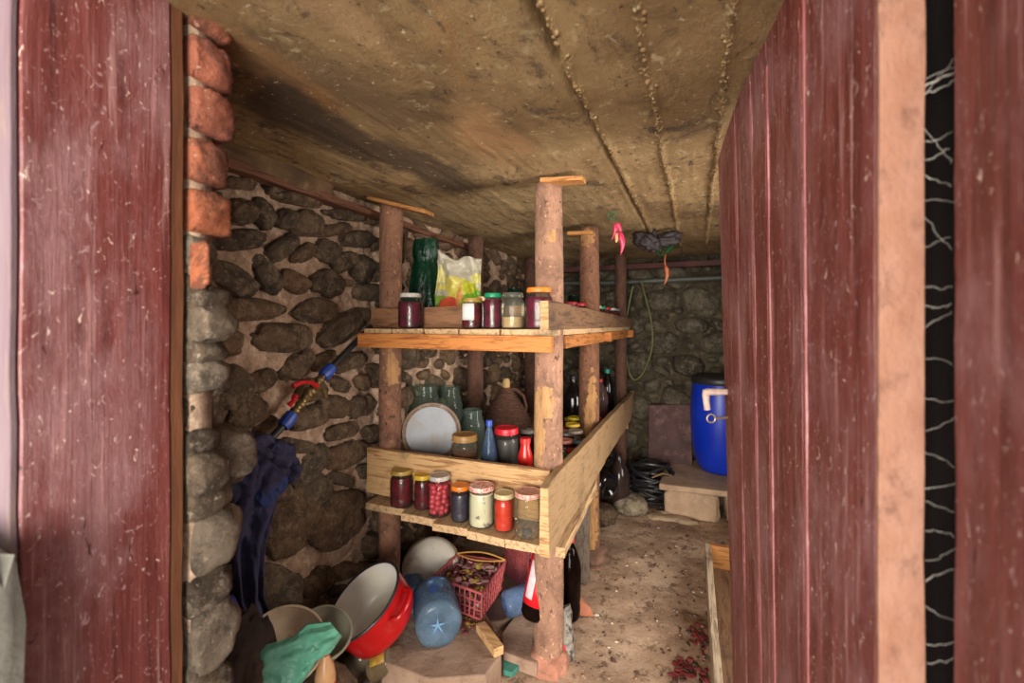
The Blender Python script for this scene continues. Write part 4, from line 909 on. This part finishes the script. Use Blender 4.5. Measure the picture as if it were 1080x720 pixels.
# red wire baskets with dry husks
m_wire = plain('red_wire', (186, 92, 92), .5, (150, 66, 68), 30, .1); m_wire2 = plain('orange_rim', (196, 146, 80), .5, (170, 116, 60), 30, .1)
def basket(c4, z_top, h, name, label, tiltin=.9, nb=9, rw=.0032, rimr=.0045, handle=True, fillm=True):
    top = [V((p.x, p.y, 0)) for p in c4]; cc = sum(top, V()) / 4; base = V((cc.x, cc.y, z_top - h))
    T = [p - cc + V((0, 0, h)) for p in top]; B = [(p - cc) * tiltin for p in top]
    t = empty(name, base, label, 'basket')
    b = MB(); b.tube(sum([[T[i], T[i].lerp(T[(i + 1) % 4], .03), T[i].lerp(T[(i + 1) % 4], .5), T[i].lerp(T[(i + 1) % 4], .97)] for i in range(4)], []), rimr, 8, closed=True); b.build('rim', m_wire, t)
    b = MB()
    for i in range(4):
        j = (i + 1) % 4
        for f in (.33, .66): b.tube([B[i].lerp(T[i], f), B[j].lerp(T[j], f)], rw * .9, 6)
        for k in range(nb): f = k / nb; b.tube([T[i].lerp(T[j], f), B[i].lerp(B[j], (f * .92 + .04))], rw, 6)
        b.tube([B[i], B[j]], rw * 1.2, 6)
        for k in range(1, nb, 2): f = k / nb; b.tube([B[i].lerp(B[j], f), cc * 0 + B[(i + 3) % 4].lerp(B[(i + 2) % 4], f)], rw, 6) if i < 2 else None
    b.build('lattice', m_wire, t)
    if handle:
        A_, D_ = T[0].lerp(T[3], .75), T[1].lerp(T[2], .9); A_ = T[3]; D_ = T[2]; A2 = T[3] * .9 + UP * .012
        b = MB(); b.tube([T[3].lerp(T[2], f) + UP * (.006 + .012 * math.sin(f * PI)) + (T[0] - T[3]) * (-.06 * math.sin(f * PI)) for f in [i / 12 for i in range(13)]] + [T[2].lerp(T[3], f) + UP * (.004) + (T[0] - T[3]) * (.16 * math.sin(f * PI)) for f in [i / 12 for i in range(13)]], .003, 6); tag(b.build('carrying_handle', m_wire2, t), 'orange wire carrying handle')
    return t, B, h
c4 = [atZ(457, 608, .215), atZ(508, 626, .215), atZ(533, 592, .215), atZ(482, 585, .215)]
t1, B1, h1 = basket(c4, .215, .095, 'wire_basket', 'small red wire basket with orange handle holding dry husks')
def husks(base, B, h, n, cols, name, label, seed):
    random.seed(seed); b = MB()
    for i in range(n):
        u, v = random.random(), random.random(); p = B[0].lerp(B[1], u).lerp(B[3].lerp(B[2], u), v) * .9; p = p + V((0, 0, .01 + random.random() * h))
        M = Matrix.Rotation(random.uniform(0, 6), 4, 'Z') @ Matrix.Rotation(random.uniform(-1, 1), 4, 'X')
        b.lump(p, (random.uniform(.010, .022), random.uniform(.006, .012), random.uniform(.002, .005)), M, 2, .5, 2, i, 1, random.randrange(len(cols)))
    o = b.build(name, cols, angle=180); o.location = base; return tag(o, label, 'husks', kind='stuff')
hk = [plain('husk_pink', (176, 122, 122), .8, (146, 94, 96), 40), plain('husk_grey', (160, 130, 126), .8, (130, 100, 98), 40), plain('husk_yellow', (176, 150, 62), .8, (146, 116, 50), 40), plain('husk_red', (120, 50, 48), .8, (90, 34, 34), 40)]
husks(t1.location, B1, .085, 260, [hk[0], hk[0], hk[1], hk[2], hk[3]], 'dry_husks', 'dry pinkish onion husks and yellow leaves filling the small basket', 3)
c4 = [atZ(497, 578, .30), atZ(541, 584, .30), atZ(551, 560, .30), atZ(508, 556, .30)]
t2, B2, h2 = basket([V((-.80, 1.84, 0)), V((-.61, 1.70, 0)), V((-.53, 1.86, 0)), V((-.71, 2.0, 0))], .335, .30, 'wire_basket', 'tall red wire basket standing behind the small basket', .86, 14, .0035, handle=False)
husks(t2.location, B2, .27, 330, hk[:2] + [hk[3]], 'onion_skins', 'dull red onion skins filling the tall basket', 5)
b = MB(); random.seed(8)
for i in range(70):
    P = atZ(random.gauss(487, 9), random.gauss(652, 6), .100); M = Matrix.Rotation(random.uniform(0, 6), 4, 'Z') @ Matrix.Rotation(random.uniform(-.6, .6), 4, 'X'); b.lump(P, (.012, .007, .003), M, 2, .5, 2, i, 1, random.choice([0, 0, 1]))
tag(b.build('spilled_husks', [hk[3], hk[2]], angle=180), 'dark red husks spilled below the small basket', 'husks', kind='stuff')

# cola bottles by the front post
m_cola = plain('cola', (34, 16, 14), .2, bump=0); m_redlab = plain('red_band', (206, 26, 36), .35); m_whitelab = plain('white_band', (222, 210, 212), .4, (214, 180, 186), 60, 0)
cp = [(.018, 0), (.036, .004), (.044, .018), (.045, .05), (.043, .07), (.045, .09), (.045, .19), (.04, .22), (.024, .265), (.014, .285), (.013, .30)]
P0, P1 = atd(562, 652, 1.50), atd(581, 560, 1.54); ax = (P1 - P0).normalized(); P0.z = max(P0.z, .085)
m_cglass = glass('cola_pet', (90, 60, 52), .08, dust=.12)
vr, vu, vt = vaxes(P0); Mi = axis_rot(ax).to_3x3().inverted(); lt = Mi @ vt; aa = math.atan2(lt.y, lt.x)
bottle(P0, cp, m_cglass, 'cola bottle with red and white label leaning behind the left of the front post', name='cola_bottle', cont=(.2, m_cola), cap=(.016, .292, .312, lred), rot=axis_rot(ax), lab=[(.05, .20, 0, 6.283, m_redlab, 1.02), (.07, .185, aa - 1.0, aa - .35, m_whitelab, 1.035)])
P0 = atZ(599, 652, .03); P1 = atd(601, 590, P0.x * -sa + P0.y * ca)
bottle(V((P0.x, P0.y, .03)), [(r, z * .98) for r, z in cp], m_cglass, 'upright dark cola bottle with red cap right of the front post', name='cola_bottle', cont=(.2, m_cola), cap=(.017, .285, .312, lidm((196, 60, 66))), rot=axis_rot(V((.02, .02, 1))))
# paper sack below it
P = atZ(598, 690, .01)
s = NT('printed_sack'); s.rough(.7); c = s.ramp(s.noise(24, (1, 1, 1), 3), [(.4, (84, 78, 72)), (.52, (140, 132, 120)), (.62, (52, 48, 44))]); c = s.mix(s.patch((.0, 0, .05), (.02, .1, .016), .4, 40), c, (190, 50, 60)); s.col(c); m_sack = s.m
def sackf(u, v): a = u * 2 * PI; z = .165 * v; return V((.042 * math.cos(a) * (1 - .3 * v) + .006 * fb((a, z * 20, 0), 2, 1), .03 * math.sin(a) * (1 - .6 * v) + .006 * fb((a, z * 20, 5), 2, 1), z + .022 * math.cos(a) * v))
b = MB(); b.grid(sackf, 40, 20); o = b.build('crumpled_packet', m_sack, angle=180, solid=.001); o.location = (P.x - .015, P.y - .01, .002); tag(o, 'crumpled grey printed packet leaning at the foot of the cola bottle', 'packet')
P = atZ(612, 640, .03); b = MB(); b.add([(-.035, -.03, 0), (.055, .0, 0), (-.035, .04, 0), (-.035, -.02, .07), (.04, .004, .03), (-.035, .035, .07)], [(0, 2, 1), (3, 4, 5), (0, 1, 4, 3), (1, 2, 5, 4), (2, 0, 3, 5)]); o = b.build('brick_shard', plain('terracotta', (190, 122, 92), .85, (166, 98, 72), 20, .4), bevel=.003); o.location = (P.x, P.y, .005); tag(o, 'triangular terracotta shard on the floor behind the cola bottle', 'shard')
# grey board leaning under the shelf
P = atZ(606, 600, .01)
b = MB(); b.plank((-.475, 1.93, .008), (-.50, 2.06, .44), (.09, .02, 0), (.0, .018, .004), n=12); o = b.build('grey_board', wood('grey_wood', (112, 98, 84), (84, 72, 60), 2, knots=False)); tag(o, 'grey weathered board leaning under the shelf between the two posts', 'board')
b = MB(); b.lathe([(.001, 0), (.06, 0), (.075, .01), (.08, .06), (.076, .12), (.001, .13)], seg=32); o = b.build('blue_tub', plain('teal_blue_tub', (30, 110, 140), .5, (24, 90, 118), 20, .1), angle=40); o.location = (-.62, 2.22, .33); tag(o, 'teal blue tub on the crate under the shelf behind the front post', 'tub')
b = MB()
for z in (.03, .12, .21, .30):
    for y in (2.12, 2.33): b.plank((-.76, y, z), (-.50, y, z), (0, 0, .05), (0, .014, 0), n=4)
    for x in (-.755, -.505): b.plank((x, 2.13, z), (x, 2.32, z), (0, 0, .05), (.012, 0, 0), n=4)
b.plank((-.63, 2.12, .318), (-.63, 2.33, .318), (.25, 0, 0), (0, 0, .014), n=4)
tag(b.build('slatted_crate', m_wby, bevel=.001), 'dark slatted crate under the shelf holding up the teal blue tub', 'crate')

# ------------------------------------------------------------------ right: timber frame on the floor
m_gwood = wood('pale_grey_wood', (184, 164, 138), (150, 130, 106), 1, knots=False, damt=.55)
t = empty('timber_box', (.25, 1.6, 0), 'shallow open timber box on the floor beside the door leaf', 'box')
def tb(p0, p1, wv, tv, name, mat): b = MB(); b.plank(V(p0) - t.location, V(p1) - t.location, wv, tv, n=20, jit=.0025); b.build(name, mat, t, bevel=.002)
tb((.062, .98, .06), (.046, 2.27, .06), (0, 0, .115), (.024, 0, 0), 'side_panel', m_gwood); tb((.46, .98, .06), (.46, 2.27, .06), (0, 0, .115), (.034, 0, 0), 'side_panel', m_gwood)
tb((.05, 2.27, .06), (.46, 2.27, .06), (0, 0, .115), (0, .03, 0), 'end_panel', m_wedge); tb((.05, .98, .06), (.46, .98, .06), (0, 0, .115), (0, .03, 0), 'end_panel', m_gwood); tb((.255, .98, .012), (.255, 2.27, .012), (.4, 0, 0), (0, 0, .012), 'bottom_panel', m_wby)
# floor litter
b = MB(); random.seed(21); lm = [plain('chip_dark', (78, 56, 44), .9), plain('chip_pale', (196, 178, 154), .9), plain('chip_red', (122, 40, 40), .9), plain('chip_tan', (150, 116, 84), .9), plain('chip_grey', (130, 120, 112), .9)]
for i in range(900):
    x, y = random.uniform(-.95, .04), random.uniform(1.05, 3.1)
    if x < -.36 and (abs(y - 2.149) < .12 or abs(y - 3.02) < .07 or y < 2 or y > 2.4): continue
    if x < -.35 and random.random() < .5: continue
    r_ = random.uniform(.003, .009) * (1.8 if random.random() < .06 else 1)
    M = Matrix.Rotation(random.uniform(0, 6), 4, 'Z'); b.lump((x, y, floor_z(x, y) + r_ * .2), (r_, r_ * random.uniform(.3, .9), r_ * .4), M, 1, .4, 2, i, 1, random.choice([0, 0, 0, 1, 3, 3, 4]))
for i in range(170):
    px, py = random.choice([(746, 676, 9, 7), (752, 712, 8, 9), (722, 707, 8, 6), (742, 672, 16, 12)])[:2]; P = atZ(random.gauss(px, 8), random.gauss(py, 6), 0); M = Matrix.Rotation(random.uniform(0, 6), 4, 'Z') @ Matrix.Rotation(random.uniform(-.8, .8), 4, 'X')
    if P.x > .03: continue
    b.lump((P.x, P.y, floor_z(P.x, P.y) + .004), (.012, .007, .0025), M, 2, .5, 2, i, 1, random.choice([2, 2, 0]))
tag(b.build('floor_litter', lm, angle=180), 'small chips, crumbs and dark red onion skins strewn on the earth floor', 'litter', kind='stuff')
b = MB(); random.seed(5)
for i in range(60):
    x = random.uniform(-.95, -.45); y = random.uniform(1.12, 1.2); r_ = random.uniform(.004, .014); M = Matrix.Rotation(random.uniform(0, 6), 4, 'Z')
    b.lump((x, y, floor_z(x, y) + r_ * .3), (r_, r_ * .6, r_ * .5), M, 2, .4, 2, i, 1, random.choice([0, 1, 1, 2, 3, 4]))
tag(b.build('rubble_crumbs', lm, angle=180), 'broken crumbs of plaster and glass in front of the concrete block', 'rubble', kind='stuff')

# ------------------------------------------------------------------ rear right corner
def cobb(px, py, z, rad, label, seed, mat=None, sq=.9): P = atZ(px, py, z); b = MB(); b.lump((0, 0, 0), rad, None, 4, .15, 1.5, seed, sq); o = b.build('field_stone', mat or m_paleStone, angle=180); o.location = (P.x, P.y, z); return tag(o, label, 'stone')
m_lst = stone_mat('light_stone', [(176, 158, 132), (164, 146, 120)], dust=(196, 180, 158))
cobb(664, 532, .045, (.105, .09, .055), 'rounded pale stone on the floor, front one of the two before the hose', 3, m_lst)
cobb(672, 517, .06, (.11, .08, .05), 'flat pale stone behind the rounded one on the floor', 7, m_lst)
b = MB(); P = atZ(705, 546, .0)
for i in range(7): x, y = P.x + random.uniform(-.08, .16), P.y + random.uniform(-.05, .04); b.lump((x, y, .01), (random.uniform(.03, .07), random.uniform(.02, .05), .014), None, 3, .3, 2, i)
tag(b.build('plaster_crumbs', plain('pale_plaster', (178, 154, 126), .9, (150, 126, 100), 20, .5), angle=180), 'crumbled pale plaster on the floor before the barrel plinth', 'plaster', kind='stuff')
P = atZ(744, 545, .012); b = MB(); b.grid(lambda u, v: ((u - .5) * .09, (v - .5) * .06, .006 * math.sin(u * 5) + .003 * fb((u, v, 0), 2, 5)), 12, 8); o = b.build('paper_scrap', plain('white_paper', (196, 194, 196), .8)); o.location = P; o.rotation_euler = (0, 0, .4); tag(o, 'small white paper scrap on the floor before the barrel plinth', 'paper')
# plinth of stones and slab under the barrel
def blk(c, sz, seed, name, label, mat=m_slab, jit=.1): b = MB(); b.lump((0, 0, 0), sz, None, 4, jit, 1.6, seed, .3); o = b.build(name, mat, angle=180); o.location = c; return tag(o, label, 'block')
m_pl = plain('tan_block', (196, 166, 136), .9, (160, 130, 104), 8, .7, dirt=(190, 166, 138), bd=.01)
blk((-.03, 2.90, .075), (.15, .10, .082), 3, 'rubble_block', 'tan broken block under the left of the barrel slab', m_pl)
blk((.30, 2.96, .075), (.15, .12, .082), 6, 'rubble_block', 'tan broken block right of the gap under the barrel slab', m_pl)
blk((.12, 3.2, .075), (.12, .13, .082), 9, 'rubble_block', 'tan broken block at the rear under the barrel slab', m_pl)
b = MB(); b.plank((-.20, 3.05, .178), (.48, 3.08, .178), (0, .56, 0), (0, 0, .034), n=14, jit=.008); tag(b.build('barrel_slab', m_pl, bevel=.006), 'flat tan slab that carries the blue barrel', 'slab')
# barrel
BX, BY, BZ = .142, 3.16, .197
t = empty('plastic_barrel', (BX, BY, BZ), 'blue plastic barrel with black lid in the far corner', 'barrel')
s = NT('barrel_blue'); s.rough(.35); s.col(s.ramp(s.noise(5), [(.3, (12, 44, 176)), (.7, (22, 62, 200))])); m_bar = s.m
b = MB(); b.lathe([(.09, 0), (.115, .006), (.135, .03), (.155, .08), (.172, .17), (.18, .28), (.181, .38), (.176, .48), (.168, .545), (.164, .56), (.164, .575)], seg=56); b.build('barrel_body', m_bar, t, angle=50)
b = MB(); b.lathe([(.174, .553), (.178, .558), (.178, .588), (.172, .596), (.16, .600), (.15, .594), (.001, .594)], seg=56); tag(b.build('lid', plain('black_lid', (34, 34, 38), .4, (52, 50, 50), 20, .1), t, angle=40), 'black screw lid')
b = MB()
for aa_ in (-.9, 2.2): b.tube([(.18 * math.cos(aa_ + k * .07), .18 * math.sin(aa_ + k * .07), .50 + .02 * math.sin(k * .8)) for k in range(5)], .012, 8)
b.build('grip', m_bar, t)
# red panel leaning
b = MB(); q0, q1, q2, q3 = V((-.30, 3.19, .02)), V((-.02, 3.22, .02)), V((-.04, 3.34, .58)), V((-.31, 3.33, .56)); nn = (q1 - q0).cross(q3 - q0).normalized() * .015
b.add([q0, q1, q2, q3] + [p - nn for p in (q0, q1, q2, q3)], [(0, 1, 2, 3), (7, 6, 5, 4), (0, 4, 5, 1), (1, 5, 6, 2), (2, 6, 7, 3), (3, 7, 4, 0)])
for p_ in b.v: p_.y -= .04
tag(b.build('leaning_panel', plain('dull_purple_board', (92, 58, 56), .7, (66, 40, 40), 6, .2, dirt=(132, 98, 90)), bevel=.003), 'dull purplish red board leaning on the rear wall left of the barrel', 'board')
# hose coil
t = empty('hose_coil', (-.272, 2.99, 0), 'untidy coil of black hose heaped on the floor before the rear wall', 'hose'); b = MB(); random.seed(4)
pts = []
for q in range(13 * 26):
    i = q / 26; a = 2 * PI * i; rx = .145 + .03 * noise.noise(V((i * .9, 0, 0))) - .03 * i / 13; ry = .095 + .02 * noise.noise(V((i * .9, 5, 0)))
    pts.append(V((rx * math.cos(a) + .025 * noise.noise(V((i * .6, 9, 0))), ry * math.sin(a) + .02 * noise.noise(V((i * .6, 3, 0))), max(.014, .016 + i * .017 + .03 * math.cos(a + i * 2.1) * min(1, i / 3) + .02 * noise.noise(V((i * 3, 1, 1)))))))
b.tube(pts, .010, 8); b.build('hose', plain('black_rubber', (44, 42, 44), .35, (30, 28, 30), 20, .1), t)
b = MB(); b.tube([(.02, -.11, .19), (.08, -.10, .22), (.13, -.06, .20), (.16, .0, .13)], .005, 8); tag(b.build('tie_cord', plain('tan_cord', (140, 110, 70), .8), t), 'tan cord')
# black bottle and brown bottle lying
P = atd(642, 514, 2.50)
bb = [(.001, .02), (.03, .012), (.05, 0), (.07, .01), (.076, .03), (.076, .16), (.06, .2), (.03, .24), (.02, .3)]
bottle(P, bb, plain('black_bottle', (20, 18, 20), .1, bump=0), 'black bottle lying with its shiny base towards the door beside the middle post', name='black_bottle', rot=axis_rot(V((-.75, .66, .03))))
b = MB(); b.lump((0, 0, 0), (.09, .08, .055), None, 4, .2, 1.5, 11); o = b.build('field_stone', m_cobble, angle=180); o.location = (P.x - .05, P.y + .05, .05); tag(o, 'dark stone under the black bottle', 'stone')
bottle(V((-.435, 2.79, .005)), [(.045, 0), (.06, .01), (.064, .05), (.064, .2), (.052, .25), (.03, .28), (.018, .3), (.018, .33)], plain('brown_grey_glass', (62, 48, 44), .15, (44, 34, 32), 10, 0), 'smoky brown glass demijohn standing behind the black bottle', name='glass_demijohn')
# pipes and rail across the rear
b = MB(); b.tube([(XL + .02, 3.26, 1.43), (-.6, 3.26, 1.415), (XR - .03, 3.25, 1.43)], .018, 14); tag(b.build('rear_pipe', plain('grey_pipe', (84, 86, 78), .5, (66, 66, 60), 10, .2)), 'grey pipe running across the rear wall below the ceiling', 'pipe')
b = MB(); b.plank((XL + .02, 3.2, 1.512), (XR - .03, 3.2, 1.518), (0, 0, .035), (0, .04, 0), n=20); tag(b.build('rear_beam', plain('dark_red_beam', (92, 40, 34), .7, (64, 30, 26), 10, .2), bevel=.002), 'dark red timber rail under the ceiling above the grey pipe', 'beam')
# green vine hose on the rear wall
pts = [atY(x, y, 3.22) for x, y in ((676, 296), (682, 318), (687, 340), (688, 362), (684, 380), (676, 396), (668, 400), (662, 386), (659, 352), (664, 318), (668, 300))]
sm = []
for i in range(len(pts) - 1):
    p0, p1, p2, p3 = pts[max(i - 1, 0)], pts[i], pts[i + 1], pts[min(i + 2, len(pts) - 1)]
    for k in range(6): f = k / 6; sm.append(.5 * ((2 * p1) + (p2 - p0) * f + (2 * p0 - 5 * p1 + 4 * p2 - p3) * f * f + (3 * p1 - p0 - 3 * p2 + p3) * f ** 3))
b = MB(); b.tube(sm, .0065, 8); b.v = [p for p in b.v]; tag(b.build('green_hose', plain('olive_hose', (112, 112, 60), .5, (88, 90, 50), 10, .1)), 'thin olive green hose looped over the grey pipe on the rear wall', 'hose')

# ------------------------------------------------------------------ hanging things
def chili(b, p, d, L, r, mi): pts = [p + d * L * f + V((.12 * L * math.sin(f * 3), 0, 0)) for f in [i / 8 for i in range(9)]]; b.tube(pts, [r * q for q in (.5, .9, 1, .95, .85, .7, .5, .3, .08)], 8, mi)
cp_, cg_ = plain('pink_chili', (206, 60, 96), .35, (176, 36, 66), 40, .1), plain('green_stem', (34, 110, 60), .6, (20, 80, 44), 30, .1)
P = atd(650, 222, 1.86); P.z = ZC - .004
t = empty('chili_bunch', P, 'bunch of pinkish red chillies on green string hanging from the ceiling', 'chillies')
b = MB(); b.tube([(0, 0, 0), (-.01, 0, -.03), (.004, 0, -.05), (.01, 0, -.09)], .0025, 6); b.tube([(-.022 + .014 * math.cos(k * PI / 6), 0, -.02 + .014 * math.sin(k * PI / 6)) for k in range(12)], .0025, 6, closed=True); b.build('string', cg_, t)
b = MB(); chili(b, V((-.005, 0, -.055)), V((-.25, 0, -1)).normalized(), .07, .011, 0); chili(b, V((.012, -.01, -.09)), V((.05, 0, -1)).normalized(), .095, .013, 0); chili(b, V((.0, 0, -.05)), V((.3, .1, -1)).normalized(), .05, .01, 0); b.build('chillies', cp_, t, angle=180)
b = MB(); b.lump((.004, -.016, -.115), (.007, .004, .02), None, 3, .2, 2, 3); b.build('pale_seedhead', plain('seed_tan', (196, 160, 110), .7), t, angle=180)
P = atd(690, 245, 2.25); P.z = ZC - .006
b = MB()
b.lump(RT * -.045 + V((0, 0, -.05)), (.062, .02, .04), Matrix.Rotation(.5, 4, 'Y') , 4, .4, 2, 3); b.lump(RT * .06 + V((0, 0, -.045)), (.07, .02, .035), Matrix.Rotation(-.25, 4, 'Y'), 4, .4, 2, 8); b.lump((0, 0, -.075), (.03, .02, .035), None, 4, .3, 2, 5); b.lump((0, 0, -.02), (.012, .012, .03), None, 3, .2, 2, 5)
o = b.build('dark_foil', plain('black_foil', (30, 22, 24), .6, (44, 32, 34), 20, .3), angle=180); o.location = P; tag(o, 'dark two-lobed scrap hanging from the ceiling like wings', 'scrap')
P = atd(706, 268, 2.5); P.z = ZC - .006
t = empty('dried_bunch', P, 'green tangle with one long orange chilli dangling near the rear wall', 'chillies')
b = MB(); random.seed(3)
pts = [V((random.gauss(0, .028), random.gauss(0, .015), -.04 + random.gauss(0, .02))) for i in range(26)]; b.tube([V((0, 0, 0))] + pts, .003, 5); b.tube([(-.05, 0, .0), (-.07, 0, -.05), (-.05, 0, -.085), (-.03, 0, -.08)], .0028, 5); b.build('tangle', cg_, t)
b = MB(); b.tube([(-.015, 0, -.05), (-.025, 0, -.11), (-.02, 0, -.15)], .004, 6); chili(b, V((-.02, 0, -.14)), V((-.1, 0, -1)).normalized(), .11, .013, 0); b.build('chilli', plain('orange_chili', (190, 110, 70), .5, (160, 70, 50), 30, .1), t, angle=180)
